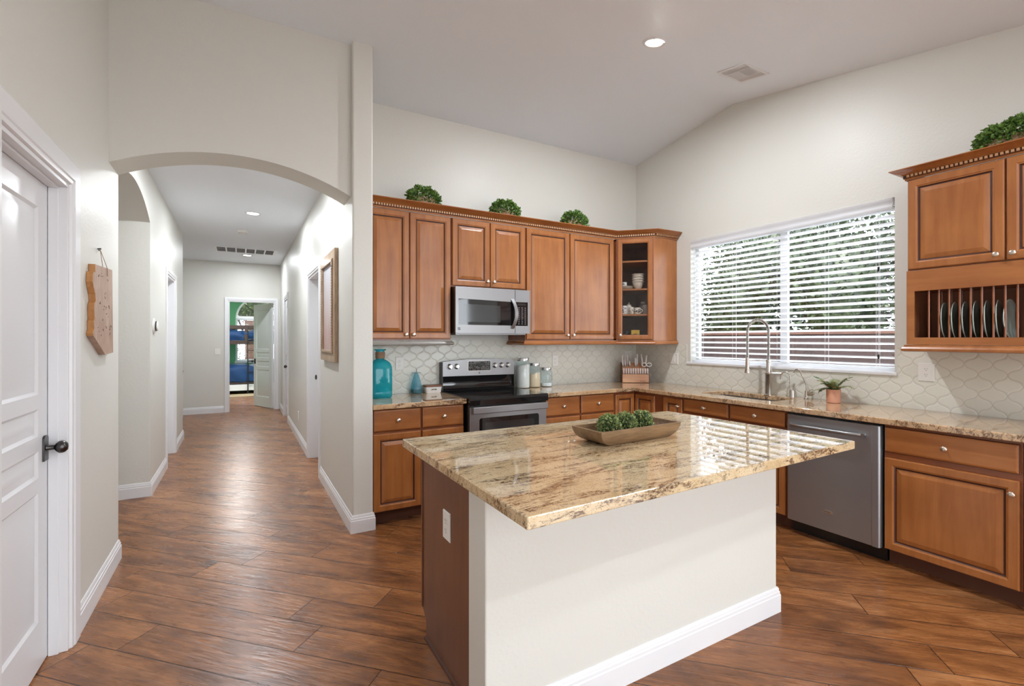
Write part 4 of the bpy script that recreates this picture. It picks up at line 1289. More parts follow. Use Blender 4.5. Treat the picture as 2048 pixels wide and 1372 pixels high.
def outlet(name, label, loc, rot, w_=0.076, h_=0.120, kind_='outlet', group=None):
    """plate on a wall; local front faces -y, centre at origin"""
    c = thing(name, label, 'outlet' if kind_ == 'outlet' else 'switch', loc, rot, group)
    p = MB().rings(-w_ / 2, w_ / 2, -h_ / 2, h_ / 2, [(0, 0, 0), (0, -0.003, 0), (0.003, -0.006, 0)]).build('cover_plate', 'plastic', c, smooth=30)
    if kind_ == 'outlet':
        for z in (-0.0195, 0.0195):
            r_ = MB().prism([(0.0155 * math.cos(a), z + max(-0.013, min(0.013, 0.0165 * math.sin(a)))) for a in [2 * PI * k / 20 for k in range(20)]], 1, -0.008, -0.006).build('receptacle', 'plastic', c, smooth=0)
            MB().box(-0.0075, -0.0055, -0.0084, -0.0078, z + 0.001, z + 0.009).box(0.0050, 0.0068, -0.0084, -0.0078, z + 0.001, z + 0.008).box(-0.002, 0.002, -0.0084, -0.0078, z - 0.009, z - 0.005).build('slot', 'slot', r_, smooth=0)
    else:
        MB().box(-0.0165, 0.0165, -0.0105, -0.006, -0.033, 0.033).build('rocker', 'plastic', c, smooth=0, bevel=0.001)
    return c
outlet('wall_outlet', 'white outlet on the dark end panel of the island', (-3.359, -2.352, 0.622), RW)
outlet('wall_outlet', 'white outlet on the tiles between the turquoise bottle and the stove', (-2.872, -0.0065, 1.187), 0)
outlet('wall_outlet', 'white outlet on the tiles above the smallest glass jar', (-1.178, -0.0065, 1.175), 0)
outlet('wall_outlet', 'pale cover plate on the tiles just above the knife block', (-0.135, -0.0065, 1.205), 0, w_=0.115, kind_='outlet')
outlet('wall_switch', 'white light switch on the tiles between the knife block and the window', (-0.0065, -0.585, 1.195), RW, kind_='switch', w_=0.115)
outlet('wall_outlet', 'white outlet on the tiles below the plate rack', (-0.0065, -2.790, 1.180), RW, w_=0.09, h_=0.125)
outlet('wall_switch', 'white light switch on the far hall wall beside the bedroom doorway', (-4.490, YF - 0.0005, 1.165), 0, kind_='switch', w_=0.09)
outlet('wall_outlet', 'white outlet low on the right hall wall past the picture', (XP0 - 0.0005, 3.0, 0.345), RW)

# ================================================================== THINGS ON THE COUNTERS
CT = CZ1 + 0.0004
# square turquoise bottle with a cord-wrapped neck
bt = thing('glass_bottle', 'large turquoise glass bottle with a cord-wrapped neck', 'bottle', (-3.095, -0.200, CT))
def sq(hw, z, r=0.035, n=6):
    r = min(r, hw * 0.98)
    return [(x, y, z) for x, y in rrect(-hw, hw, -hw, hw, r, n)]
mb = MB()
lv = [(0.080, 0.0, .035), (0.086, 0.012, .035), (0.087, 0.04, .035), (0.087, 0.235, .035), (0.085, 0.262, .04), (0.078, 0.285, .045), (0.064, 0.303, .045), (0.046, 0.315, .042), (0.036, 0.320, .034)]
v = []; n = len(sq(0.08, 0))
for hw, z, r_ in lv: v += sq(hw, z, r_)
f = [(k * n + i, k * n + (i + 1) % n, (k + 1) * n + (i + 1) % n, (k + 1) * n + i) for k in range(len(lv) - 1) for i in range(n)] + [tuple(range(n))]
mb.add(v, f).build('bottle_body', 'teal', bt, smooth=60, solid=False)
MB().lathe([(0.036, 0.318), (0.034, 0.325), (0.034, 0.392), (0.048, 0.396), (0.050, 0.401), (0.047, 0.405), (0.038, 0.405)], (0, 0, 0), 28, close=True).build('bottle_neck', 'teal', bt, smooth=40, solid=False)
mb = MB()
mb.tube([(0.0375 * math.cos(a), 0.0375 * math.sin(a), 0.326 + 0.056 * a / (2 * PI * 14)) for a in [2 * PI * 14 * i / 320 for i in range(321)]], 0.0022, 5)
mb.build('neck_cord', 'twine', bt, smooth=40)
# small conical vase
vz = thing('glass_vase', 'small pale blue cone-shaped glass bottle with a wide flat lip', 'vase', (-2.735, -0.062, CT))
MB().lathe([(0.044, 0.0), (0.050, 0.006), (0.052, 0.030), (0.046, 0.075), (0.034, 0.125), (0.022, 0.165), (0.015, 0.178), (0.014, 0.184), (0.042, 0.1855), (0.043, 0.1875), (0.012, 0.1895)], (0, 0, 0), 28, close=True).build('vase_body', 'pale_blue', vz, smooth=50, solid=False)
MB().lathe([(0.0, 0.006), (0.040, 0.006), (0.047, 0.012), (0.048, 0.034), (0.0, 0.034)], (0, 0, 0), 24).build('pebble_fill', leafmat('green_blue_pebbles', (0.05, 0.13, 0.07), (0.12, 0.22, 0.28), 90), vz, smooth=40)
MB().cyl((0, 0, 0.18), (0.0, 0, 0.225), 0.0016, n=6).build('wire_stem', 'bronze', vz)
# butter dish
bx = thing('butter_dish', 'white lidded butter dish with a dark wooden lid beside the stove', 'dish', (-2.590, -0.085, CT))
mb = MB()
lv = [(0.066, 0.034, 0.0), (0.070, 0.037, 0.006), (0.079, 0.044, 0.050), (0.081, 0.046, 0.056)]
v = []; q = rrect(-1, 1, -1, 1, 0.3, 4); n = len(q)
for a, b_, z in lv: v += [(x * a, y * b_, z) for x, y in q]
f = [(k * n + i, k * n + (i + 1) % n, (k + 1) * n + (i + 1) % n, (k + 1) * n + i) for k in range(3) for i in range(n)] + [tuple(range(n)), tuple(3 * n + i for i in range(n))]
mb.add(v, f).build('dish_body', 'whiteceramic', bx, smooth=40)
MB().prism([(x * 0.081, y * 0.046) for x, y in q], 2, 0.0585, 0.072).build('wooden_lid', 'lidwood', bx, smooth=0, bevel=0.002)
MB().prism([(x * 0.077, y * 0.042) for x, y in q], 2, 0.056, 0.0585).build('lid_seal', 'ink', bx, smooth=0)
def script_line(x0, x1, y, z, hgt, seed, n=5, r=0.0011):
    mb = MB(); rr = random.Random(seed); w_ = (x1 - x0) / n
    for i in range(n):
        cx = x0 + w_ * (i + 0.5); a = w_ * 0.36; tall = hgt * (0.75 if rr.random() < 0.5 else 0.45)
        pts = [(cx - a + 2 * a * t, y, z + tall * abs(math.sin(PI * (t * 1.5 + 0.15 * i)))) for t in [k / 10 for k in range(11)]]
        mb.tube(pts, r, 5)
    return mb
script_line(-0.026, 0.026, -0.0425, 0.024, 0.020, 4, 5).build('script_mark', 'ink', bx, smooth=0)

# three glass jars
def jar(label, x, y, r, h, fill, fh, slope, soft=False):
    j = thing('storage_jar', label, 'jar', (x, y, CT), 0, 'glass storage jars right of the stove')
    MB().lathe([(r - 0.010, 0.0), (r - 0.002, 0.006), (r, 0.016), (r, h - 0.052), (r - 0.004, h - 0.040), (r * 0.78, h - 0.030), (r * 0.78, h - 0.024)], (0, 0, 0), 32, close=True).build('jar_body', 'jarglass', j, smooth=50, solid=False)
    n = 32; v = []
    rr_ = r - 0.005
    for z in (0.006,): v += [(rr_ * 0.93 * math.cos(2 * PI * i / n), rr_ * 0.93 * math.sin(2 * PI * i / n), z) for i in range(n)]
    v += [(rr_ * math.cos(2 * PI * i / n), rr_ * math.sin(2 * PI * i / n), 0.016) for i in range(n)]
    v += [(rr_ * math.cos(2 * PI * i / n), rr_ * math.sin(2 * PI * i / n), fh + slope * math.cos(2 * PI * i / n + 1.0)) for i in range(n)]
    v += [(0, 0, fh - abs(slope) * 0.5)]
    f = [tuple(range(n))] + [(k * n + i, k * n + (i + 1) % n, (k + 1) * n + (i + 1) % n, (k + 1) * n + i) for k in range(2) for i in range(n)] + [(2 * n + i, 2 * n + (i + 1) % n, 3 * n) for i in range(n)]
    MB().add(v, f).build('contents', fill, j, smooth=50)
    MB().lathe([(r * 0.80, h - 0.028), (r * 0.83, h - 0.027), (r * 0.84, h - 0.004), (r * 0.82, h), (0, h)], (0, 0, 0), 32).build('screw_lid', 'lidmetal', j, smooth=40)
jar('tallest glass jar beside the stove, filled with white flour', -1.652, -0.130, 0.070, 0.300, 'flour', 0.225, 0.012)
jar('middle-sized glass jar half full of tan sugar', -1.506, -0.115, 0.063, 0.245, 'sugar', 0.138, 0.014)
jar('smallest glass jar with a thin layer of white at the bottom', -1.358, -0.105, 0.064, 0.195, 'salt', 0.038, 0.004)

# knife block turned toward the room, in the corner
kbk = thing('knife_block', 'pale wooden slotted knife block in the counter corner', 'knife block', (-0.245, -0.235, CT), -0.62)
KW, KD = 0.300, 0.135
MB().prism([(-KD / 2, 0.004), (KD / 2, 0.004), (KD / 2, 0.215), (-KD / 2 + 0.055, 0.165), (-KD / 2 + 0.045, 0.130), (-KD / 2, 0.095)][::-1], 0, -KW / 2 + 0.006, KW / 2 - 0.006).build('block_body', 'blockwood', kbk, smooth=0, bevel=0.0015)
for xe in (-KW / 2, KW / 2 - 0.006):
    MB().prism([(-KD / 2 + 0.004, 0.0), (KD / 2, 0.0), (KD / 2, 0.222), (KD / 2 - 0.03, 0.222), (-KD / 2 + 0.052, 0.172), (-KD / 2 + 0.004, 0.06)][::-1], 0, xe, xe + 0.006).build('end_board', 'dark_trim', kbk, smooth=0)
script_line(0.045, 0.105, -KD / 2 - 0.0005, 0.014, 0.014, 9, 6, 0.0009).build('stamped_mark', 'ink', kbk, smooth=0)
def at_block(lx, ly, lz):
    c, s_ = math.cos(-0.62), math.sin(-0.62)
    return (-0.245 + lx * c - ly * s_, -0.235 + lx * s_ + ly * c, CT + lz)
def steak_knife():
    mb = MB()
    mb.prism([(-0.0075, 0.0), (0.0075, 0.0), (0.0085, 0.05), (0.007, 0.066), (-0.007, 0.066), (-0.0085, 0.05)], 1, -0.006, 0.006)
    mb.box(-0.0042, 0.0042, -0.0066, 0.0066, 0.001, 0.010, 1)
    return mb.build('steak_knife', ['knifehandle', 'ink'], None, smooth=0, bevel=0.0015)
sk0 = steak_knife()
for k in range(11):
    o = sk0 if k == 0 else sk0.copy()
    if k: COL.objects.link(o)
    o.location = at_block(-0.130 + k * 0.026, -KD / 2 - 0.004, 0.098)
    o.rotation_euler = Euler((-0.10, 0, -0.62))
    tag(o, 'short-handled steak knife in the lower row of the knife block', 'knife', 'steak knives in the lower row of the block')
def big_knife(hl):
    pts = [(0, 0, 0), (0, 0, hl * 0.3), (0, 0.002, hl * 0.6), (0, 0.0, hl * 0.85), (0, -0.006, hl)]
    mb = MB().tube(pts, [0.0085, 0.0105, 0.0095, 0.0110, 0.0075], 10)
    k_ = mb.build('kitchen_knife', 'knifehandle', None, smooth=50)
    MB().cyl((0, 0, -0.012), (0, 0, 0.0), 0.0095, n=10).build('bolster', 'steel', k_)
    return k_
spots = [(-0.130, 0.115, 'tallest'), (-0.105, 0.078, 'second'), (-0.078, 0.110, ''), (-0.055, 0.045, 'shortest'), (0.010, 0.085, ''), (0.030, 0.118, ''), (0.085, 0.095, ''), (0.080, 0.118, '')]
labs = ['leftmost large knife handle rising from the knife block', 'large knife just right of the leftmost one in the block', 'tall knife standing third from the left in the block',
        'shortest of the large knives, left of the gap in the block', 'first large knife right of the gap in the block', 'tall knife behind the first one right of the gap',
        'knife with a mid-length handle near the shears in the block', 'tall rear knife nearest the kitchen shears']
for i, (lx, hl, _) in enumerate(spots):
    rear = 0.028 if i in (2, 5, 7) else 0.0
    k_ = big_knife(hl)
    k_.location = at_block(lx, -KD / 2 + 0.075 + rear, 0.192 + rear * 0.35)
    k_.rotation_euler = Euler((-0.22, 0.05 * ((i % 3) - 1), -0.62))
    tag(k_, labs[i], 'knife', 'large knives in the knife block')
sh = thing('kitchen_shears', 'kitchen shears with two pale oval finger loops at the right of the knife block', 'scissors', at_block(0.118, -KD / 2 + 0.045, 0.170), -0.62)
for cx, nm in ((-0.020, 0), (0.034, 1)):
    MB().tube([(cx + 0.026 * math.cos(a), -0.012, 0.032 + 0.020 * math.sin(a)) for a in [2 * PI * i / 20 for i in range(21)]], 0.0055, 8, caps=False).build('finger_loop', 'whiteceramic', sh, smooth=60)
MB().tube([(0.006, -0.012, 0.020), (0.004, 0.0, -0.012)], 0.006, 8).build('blades', 'steel', sh)
k_ = big_knife(0.10); k_.location = at_block(0.122, -KD / 2 + 0.095, 0.205); k_.rotation_euler = Euler((-0.15, 0.16, -0.62))
tag(k_, 'leaning knife rising behind the kitchen shears', 'knife', 'large knives in the knife block')

# ---- pull-down spring faucet
fc = thing('spring_faucet', 'tall brushed nickel spring faucet behind the sink', 'faucet', (-0.088, -1.708, CT))
dx, dy = -0.76, 0.65
MB().lathe([(0.034, 0.0), (0.034, 0.006), (0.029, 0.010), (0.028, 0.175), (0.030, 0.178), (0.030, 0.196), (0.021, 0.205), (0.018, 0.290), (0.016, 0.300)], (0, 0, 0), 28).build('faucet_body', 'nickel', fc, smooth=35)
R_ = 0.086
def arcpath(z0, z1, n=26):
    pts = [(0, 0, z0)]
    ztop = 0.560
    for i in range(1, 8): pts.append((0, 0, z0 + (ztop - z0) * i / 8))
    for i in range(n + 1):
        a = PI - PI * i / n
        o_ = R_ + R_ * math.cos(a)
        pts.append((dx * o_, dy * o_, ztop + 0.100 * math.sin(a)))
    for i in range(1, 9): pts.append((dx * 2 * R_, dy * 2 * R_, ztop - (ztop - z1) * i / 8))
    return pts
ap = arcpath(0.296, 0.318)
MB().tube(ap, 0.0065, 10).build('hose', 'bronze', fc, smooth=60)
# helical spring around the hose
P_ = [Vector(p) for p in ap]
ln = [0]
for i in range(1, len(P_)): ln.append(ln[-1] + (P_[i] - P_[i - 1]).length)
tot = ln[-1]; turns = int(tot / 0.0078); N = turns * 8
side = Vector((-dy, dx, 0)).normalized()
sp_ = []
for i in range(N + 1):
    s_ = tot * i / N; k = 0
    while k < len(ln) - 2 and ln[k + 1] < s_: k += 1
    t = (s_ - ln[k]) / (ln[k + 1] - ln[k]); p = P_[k].lerp(P_[k + 1], t); tg = (P_[k + 1] - P_[k]).normalized()
    nn = side.cross(tg).normalized(); a = 2 * PI * i / 8
    sp_.append(p + (side * math.cos(a) + nn * math.sin(a)) * 0.0125)
MB().tube(sp_, 0.0021, 5).build('coil_spring', 'nickel', fc, smooth=60)
ex, ey = dx * 2 * R_, dy * 2 * R_
MB().lathe([(0.010, 0.325), (0.016, 0.318), (0.0165, 0.235), (0.020, 0.215), (0.024, 0.200), (0.025, 0.190), (0.0, 0.188)], (ex, ey, 0), 20).build('spray_head', 'nickel', fc, smooth=40)
MB().box(ex + 0.014, ex + 0.024, ey - 0.006, ey + 0.006, 0.235, 0.300).build('spray_lever', 'nickel', fc, smooth=0, bevel=0.003)
MB().tube([(0, 0, 0.300), (dx * R_, dy * R_, 0.304), (ex * 0.94, ey * 0.94, 0.300)], 0.0045, 8).lathe([(0.019, 0.288), (0.022, 0.290), (0.022, 0.308), (0.019, 0.310)], (0, 0, 0), 20).build('docking_arm', 'nickel', fc, smooth=50)
MB().cyl((0, 0, 0.187), (0.02, -0.065, 0.187), 0.017, 0.016, n=20).cyl((0.02, -0.065, 0.187), (0.03, -0.100, 0.187), 0.019, 0.016, n=20).tube([(0.0, -0.03, 0.195), (0.004, -0.020, 0.24), (0.004, -0.012, 0.270)], [0.006, 0.005, 0.004], 8).build('lever_handle', 'nickel', fc, smooth=35)

# ---- gooseneck dispenser with two prongs, and the filtered-water tap
gd = thing('water_dispenser', 'short gooseneck tap with a fat round base, right of the spring faucet', 'faucet', (-0.070, -1.905, CT))
MB().lathe([(0.027, 0.0), (0.026, 0.006), (0.023, 0.058), (0.018, 0.062), (0.0, 0.062)], (0, 0, 0), 24).build('tap_base', 'nickel', gd, smooth=35)
pts = [(0, 0.012, 0.06), (0, 0.014, 0.13), (0, 0.020, 0.17)]
pts += [(-0.012 * i / 10, 0.054 - 0.034 * math.cos(PI * i / 10), 0.178 + 0.030 * math.sin(PI * i / 10)) for i in range(11)] + [(-0.012, 0.090, 0.155)]
MB().tube(pts, 0.0062, 10).cyl((-0.012, 0.090, 0.155), (-0.012, 0.0905, 0.143), 0.0075, n=10).build('spout', 'nickel', gd, smooth=60)
MB().tube([(0, -0.010, 0.06), (0, -0.012, 0.09), (0, -0.026, 0.115)], 0.003, 7).tube([(0, -0.012, 0.09), (0, -0.014, 0.120)], 0.003, 7).tube([(0, 0.030, 0.13), (0, 0.014, 0.10)], 0.0025, 7).build('lever_prong', 'nickel', gd, smooth=60)
ft = thing('filter_tap', 'tall bent filtered-water tap with a side lever, left of the potted fern', 'faucet', (-0.070, -2.022, CT))
MB().lathe([(0.020, 0.0), (0.019, 0.005), (0.014, 0.010), (0.0125, 0.060), (0.009, 0.066), (0.0, 0.066)], (0, 0, 0), 20).build('tap_base', 'nickel', ft, smooth=35)
MB().tube([(0, 0, 0.06), (0, 0.000, 0.115), (0, 0.004, 0.128), (0, 0.045, 0.210), (0, 0.056, 0.228), (0, 0.072, 0.238), (0, 0.088, 0.234), (0, 0.098, 0.220), (0, 0.103, 0.207)], 0.0062, 10).build('spout', 'nickel', ft, smooth=60)
MB().cyl((0, -0.008, 0.030), (0, -0.034, 0.042), 0.010, 0.014, n=16).cyl((0, -0.034, 0.042), (0, -0.055, 0.052), 0.015, 0.014, n=16).build('side_valve', 'nickel', ft, smooth=35)
MB().tube([(0, -0.015, 0.050), (0, -0.025, 0.072), (0, -0.050, 0.078), (0, -0.072, 0.068)], 0.003, 7).build('lever', 'nickel', ft, smooth=60)

# ---- fern in a terracotta pot
fp = thing('potted_fern', 'small fern in a pink terracotta pot right of the taps', 'plant', (-0.140, -2.262, CT))
MB().lathe([(0.043, 0.0), (0.047, 0.003), (0.048, 0.100), (0.046, 0.103), (0.042, 0.100), (0.041, 0.088)], (0, 0, 0), 28, close=True).build('pot', 'terracotta', fp, smooth=40, solid=False)
MB().lathe([(0.0, 0.086), (0.0415, 0.086)], (0, 0, 0), 20, close=True).build('soil', 'soil', fp, smooth=0)
def frond(yaw, length, rise, droop, seed):
    rr = random.Random(seed); mb = MB()
    pts = []
    for i in range(15):
        t = i / 14
        r_ = length * t; z = 0.088 + rise * math.sin(min(1, t * 1.1) * PI / 2) - droop * t * t
        pts.append(Vector((r_ * math.cos(yaw), r_ * math.sin(yaw), z)))
    mb.tube(pts, [0.0014 * (1 - 0.7 * i / 14) for i in range(15)], 5)
    for i in range(2, 15):
        t = i / 14
        d = (pts[min(i + 1, 14)] - pts[i - 1]).normalized(); sd = d.cross(Vector((0, 0, 1))).normalized()
        l_ = 0.034 * math.sin(PI * min(1, t * 0.9 + 0.12)) ** 0.7 + 0.004
        for sg in (-1, 1):
            for q_ in (0, 0.5):
                b0 = pts[i].lerp(pts[i - 1], q_)
                tip = b0 + sd * sg * l_ + d * l_ * 0.45 + Vector((0, 0, -0.003 + rr.uniform(-0.004, 0.006)))
                w_ = d * 0.0042
                m_ = b0.lerp(tip, 0.5) + Vector((0, 0, 0.0015))
                mb.add([b0 - w_, m_ - w_ * 1.2, tip, m_ + w_ * 1.2, b0 + w_], [(0, 1, 3, 4), (1, 2, 3)])
    return mb
for i, (yw, l_, r_, dr) in enumerate([(PI / 2 + 0.15, 0.135, 0.085, -0.02), (PI / 2 - 0.25, 0.13, 0.05, 0.075), (PI / 2 + 0.5, 0.15, 0.045, 0.07), (-PI / 2 + 0.1, 0.125, 0.10, -0.015), (-PI / 2 - 0.2, 0.16, 0.07, 0.035), (-PI / 2 + 0.6, 0.10, 0.09, 0.0), (PI + 0.2, 0.10, 0.09, 0.02), (PI - 0.5, 0.10, 0.075, 0.02), (0.3, 0.08, 0.09, 0.01), (-2.2, 0.13, 0.06, 0.02), (2.3, 0.11, 0.08, 0.0)]):
    frond(yw, l_, r_, dr, i).build('frond', 'fern', fp, smooth=0, solid=False)

# ================================================================== FOLIAGE
def leaf_cloud(n, place, size, seed, curl=0.25):
    """n little folded leaves; place(rr) -> (point, outward direction)"""
    rr = random.Random(seed); mb = MB()
    for _ in range(n):
        p, d = place(rr)
        d = (d + Vector((rr.gauss(0, .5), rr.gauss(0, .5), rr.gauss(0, .5)))).normalized()
        sd = d.cross(Vector((rr.gauss(0, 1), rr.gauss(0, 1), rr.gauss(0, 1)))).normalized()
        up = sd.cross(d)
        s_ = size * rr.uniform(0.7, 1.25)
        w_ = s_ * 0.36
        b0 = p; m_ = p + d * s_ * 0.5; tip = p + d * s_ + up * (-s_ * curl)
        mb.add([b0, m_ + sd * w_ + up * w_ * 0.35, tip, m_ - sd * w_ + up * w_ * 0.35, m_], [(0, 1, 4), (1, 2, 4), (2, 3, 4), (3, 0, 4)])
    return mb


def on_ellipsoid(rx, ry, rz, zmin=-1.0, inner=0.72, c=(0, 0, 0)):
    def f(rr):
        while True:
            d = Vector((rr.gauss(0, 1), rr.gauss(0, 1), rr.gauss(0, 1))).normalized()
            if d.z >= zmin: break
        k = rr.uniform(inner, 1.0)
        return Vector((c[0] + d.x * rx * k, c[1] + d.y * ry * k, c[2] + d.z * rz * k)), d
    return f


# ---- carved wooden bowl on the island with three boxwood balls
bw_ = thing('dough_bowl', 'long carved wooden dough bowl on the island top', 'bowl', (-2.455, -2.470, CT), 0.035)
def bowl_side(hw, ztop, thick=0.0):
    # side silhouette: raked rounded ends
    pts = []
    for i in range(9):
        t = i / 8
        pts.append((-hw + 0.085 * (t ** 1.6) + thick, ztop * (1 - t) ** 0.85 * 1.0 + thick))
    return pts
L_, Wd, Hh = 0.268, 0.107, 0.072
mb = MB(); rows_o, rows_i = [], []
nl = 9
def shell(t, ins):
    """t 0 rim .. 1 floor -> half length, half width, z"""
    a = L_ - ins - (0.095 * (1 - math.cos(t * PI / 2)) * 1.0)
    b_ = Wd - ins - (0.030 * t ** 1.3)
    return a, b_, Hh * (1 - math.sin(t * PI / 2)) + (0.010 if ins else 0.0) * t
def ringpts(a, b_, z, r=0.006, lift=0.0):
    out = []
    for x, y in rrect(-a, a, -b_, b_, r, 2):
        out.append((x, y, z))
    return out
n = len(ringpts(L_, Wd, 0))
v = []
for k in range(nl):
    a, b_, z = shell(1 - k / (nl - 1), 0.0); v += ringpts(a, b_, z)
for k in range(nl):
    a, b_, z = shell(k / (nl - 1), 0.012); v += ringpts(a, b_, z)
f = [(k * n + i, k * n + (i + 1) % n, (k + 1) * n + (i + 1) % n, (k + 1) * n + i) for k in range(2 * nl - 1) for i in range(n)]
f += [tuple(range(n - 1, -1, -1)), tuple((2 * nl - 1) * n + i for i in range(n))]
mb.add(v, f).build('bowl_shell', 'bowlwood', bw_, smooth=35)
def boxball(label, x, y, r, seed):
    b_ = thing('boxwood_ball', label, 'plant', (x, y, CT + 0.012 + r), 0, 'boxwood balls in the wooden bowl')
    MB().lathe([(r * 0.80 * math.sin(PI * i / 12), -r * 0.80 * math.cos(PI * i / 12)) for i in range(13)], (0, 0, 0), 16).build('ball_core', plain('boxwood_core', (0.03, 0.05, 0.02), 0.9), b_, smooth=60)
    leaf_cloud(900, on_ellipsoid(r * 0.86, r * 0.86, r * 0.86, -1, 0.85), 0.0145, seed).build('leaves', 'leaf2', b_, smooth=0, solid=False)
boxball('boxwood ball at the left end of the wooden bowl', -2.578, -2.474, 0.060, 1)
boxball('boxwood ball in the middle of the wooden bowl', -2.462, -2.463, 0.060, 2)
boxball('boxwood ball at the right end of the wooden bowl', -2.346, -2.456, 0.060, 3)


def planter(label, x, y, z, rot, hl, seed, n=1500):
    p = thing('boxwood_planter', label, 'plant', (x, y, z), rot, 'boxwood planters on top of the cabinets')
    mb = MB(); q = 28; v = []
    for sx_, sz in ((0.72, 0.0), (0.95, 0.03), (1.0, 0.062), (0.93, 0.062), (0.88, 0.04)):
        v += [(hl * 0.80 * sx_ * math.cos(2 * PI * i / q), 0.062 * sx_ * math.sin(2 * PI * i / q), sz) for i in range(q)]
    f = [(k * q + i, k * q + (i + 1) % q, (k + 1) * q + (i + 1) % q, (k + 1) * q + i) for k in range(4) for i in range(q)] + [tuple(range(q))] + [tuple(4 * q + i for i in range(q))]
    mb.add(v, f).build('trough', 'beige_pot', p, smooth=40)
    def place(rr):
        while True:
            d = Vector((rr.gauss(0, 1), rr.gauss(0, 1), rr.gauss(0, 1))).normalized()
            if d.z > -0.35: break
        k = rr.uniform(0.70, 1.0)
        lobes = 1.0 + 0.10 * math.sin(d.x * 9 + seed)
        zz = 0.055 + d.z * 0.105 * k * lobes
        if d.z < 0: zz = 0.055 + d.z * 0.16 * k * (0.4 + abs(d.x))
        return Vector((d.x * hl * k, d.y * 0.088 * k, zz)), d
    leaf_cloud(n, place, 0.024, seed, 0.1).build('foliage', 'leaf', p, smooth=0, solid=False)
    return p
planter('leftmost boxwood planter on top of the stove-wall cabinets', -2.745, -0.290, 2.5535, 0, 0.150, 11)
planter('middle boxwood planter on top of the stove-wall cabinets, above the microwave', -1.945, -0.290, 2.5535, 0, 0.152, 12)
planter('rightmost boxwood planter on top of the stove-wall cabinets', -1.130, -0.290, 2.5535, 0, 0.155, 13)
planter('boxwood planter on top of the plate-rack cabinet, cut by the right edge of the photo', -0.270, -3.305, 2.5085, RW, 0.195, 14, 2200)

# ================================================================== INSIDE THE CORNER CABINET
def C(lx, ly, z):
    """corner cabinet local -> world"""
    return (-0.618 + (lx + ly) * k2, -0.348 + (-lx + ly) * k2, z)
S0, S1, S2 = 1.4115, 1.6735, 1.9435
bowl0 = None
bl_ = ['lowest cream bowl of the stack in the corner cabinet', 'second cream bowl from the bottom of the stack in the corner cabinet', 'third cream bowl from the bottom of the stack in the corner cabinet', 'topmost cream bowl of the stack in the corner cabinet']
for k in range(4):
    if bowl0 is None:
        bowl0 = o = MB().lathe([(0.026, 0.0), (0.028, 0.006), (0.046, 0.025), (0.057, 0.060), (0.060, 0.074), (0.067, 0.080), (0.065, 0.083), (0.055, 0.070), (0.053, 0.055), (0.042, 0.028), (0.0, 0.012)], (0, 0, 0), 28).build('cereal_bowl', 'ceramic', None, smooth=60)
    else:
        o = bowl0.copy(); COL.objects.link(o)
    o.location = C(0.222, 0.105, S2 + 0.0005 + k * 0.0265)
    tag(o, bl_[k], 'bowl', 'cream bowls stacked in the corner cabinet')
sp0 = None
for k in range(3):
    if sp0 is None:
        sp0 = o = MB().lathe([(0.04, 0.0), (0.055, 0.004), (0.085, 0.014), (0.087, 0.016), (0.055, 0.008), (0.0, 0.007)], (0, 0, 0), 28).build('saucer_plate', 'ceramic', None, smooth=50)
    else:
        o = sp0.copy(); COL.objects.link(o)
    o.location = C(0.085, 0.130, S2 + 0.0005 + k * 0.010)
    tag(o, ['lowest', 'middle', 'topmost'][k] + ' cream side plate of the small pile left of the bowls in the corner cabinet', 'plate', 'side plates piled in the corner cabinet')


def mug(name, label, lx, ly, z, r, h, mat, hand, motif=None):
    c = thing(name, label, 'mug', C(lx, ly, z + 0.0005), -PI / 4)
    MB().lathe([(r * 0.85, 0.0), (r, 0.006), (r, h), (r * 0.93, h), (r * 0.90, 0.01), (0, 0.008)], (0, 0, 0), 24).build('mug_body', mat, c, smooth=45)
    if hand:
        a0 = hand
        MB().tube([((r + 0.022 * math.sin(PI * t)) * math.cos(a0), (r + 0.022 * math.sin(PI * t)) * math.sin(a0), h * (0.22 + 0.60 * t)) for t in [i / 10 for i in range(11)]], 0.0042, 7).build('mug_handle', mat, c, smooth=60)
    if motif:
        m_ = MB(); rr = random.Random(len(label))
        for _ in range(motif):
            a = rr.uniform(-2.6, -0.5); z_ = rr.uniform(0.25, 0.8) * h; s_ = rr.uniform(0.003, 0.007)
            px, py = (r + 0.0004) * math.cos(a), (r + 0.0004) * math.sin(a)
            t_ = Vector((-math.sin(a), math.cos(a), 0)) * s_
            m_.add([(px - t_.x, py - t_.y, z_ - s_), (px + t_.x, py + t_.y, z_ - s_ * 0.6), (px + t_.x * 0.7, py + t_.y * 0.7, z_ + s_), (px - t_.x * 0.8, py - t_.y * 0.8, z_ + s_ * 0.8)], [(0, 1, 2, 3)])
        m_.build('printed_motif', 'ink', c, smooth=0, solid=False)
    return c
grey_c = plain('grey_stoneware', (0.20, 0.17, 0.15), 0.4)
mug('coffee_mug', 'white mug with a small printed pattern at the left of the mug shelf', 0.078, 0.075, S1, 0.034, 0.092, 'whiteceramic', 0, 16)
mug('coffee_mug', 'mug with its round handle turned to the glass, second on the mug shelf', 0.153, 0.085, S1, 0.027, 0.078, 'ceramic', -1.6, 8)
mug('coffee_mug', 'squat mug with a wreath drawing, third on the mug shelf', 0.216, 0.082, S1, 0.034, 0.070, 'ceramic', -0.3, 22)
mug('coffee_mug', 'dark stoneware mug at the right of the mug shelf', 0.297, 0.095, S1, 0.034, 0.098, grey_c, 0, 0)
mug('espresso_cup', 'small spotted white cup standing on the side plates in the corner cabinet', 0.078, 0.118, S2 + 0.0365, 0.028, 0.044, 'whiteceramic', 0, 5)
c = thing('creamer_jug', 'pale jug with a pointed lid behind the white mug in the corner cabinet', 'jug', C(0.125, 0.165, S1 + 0.0005), 0)
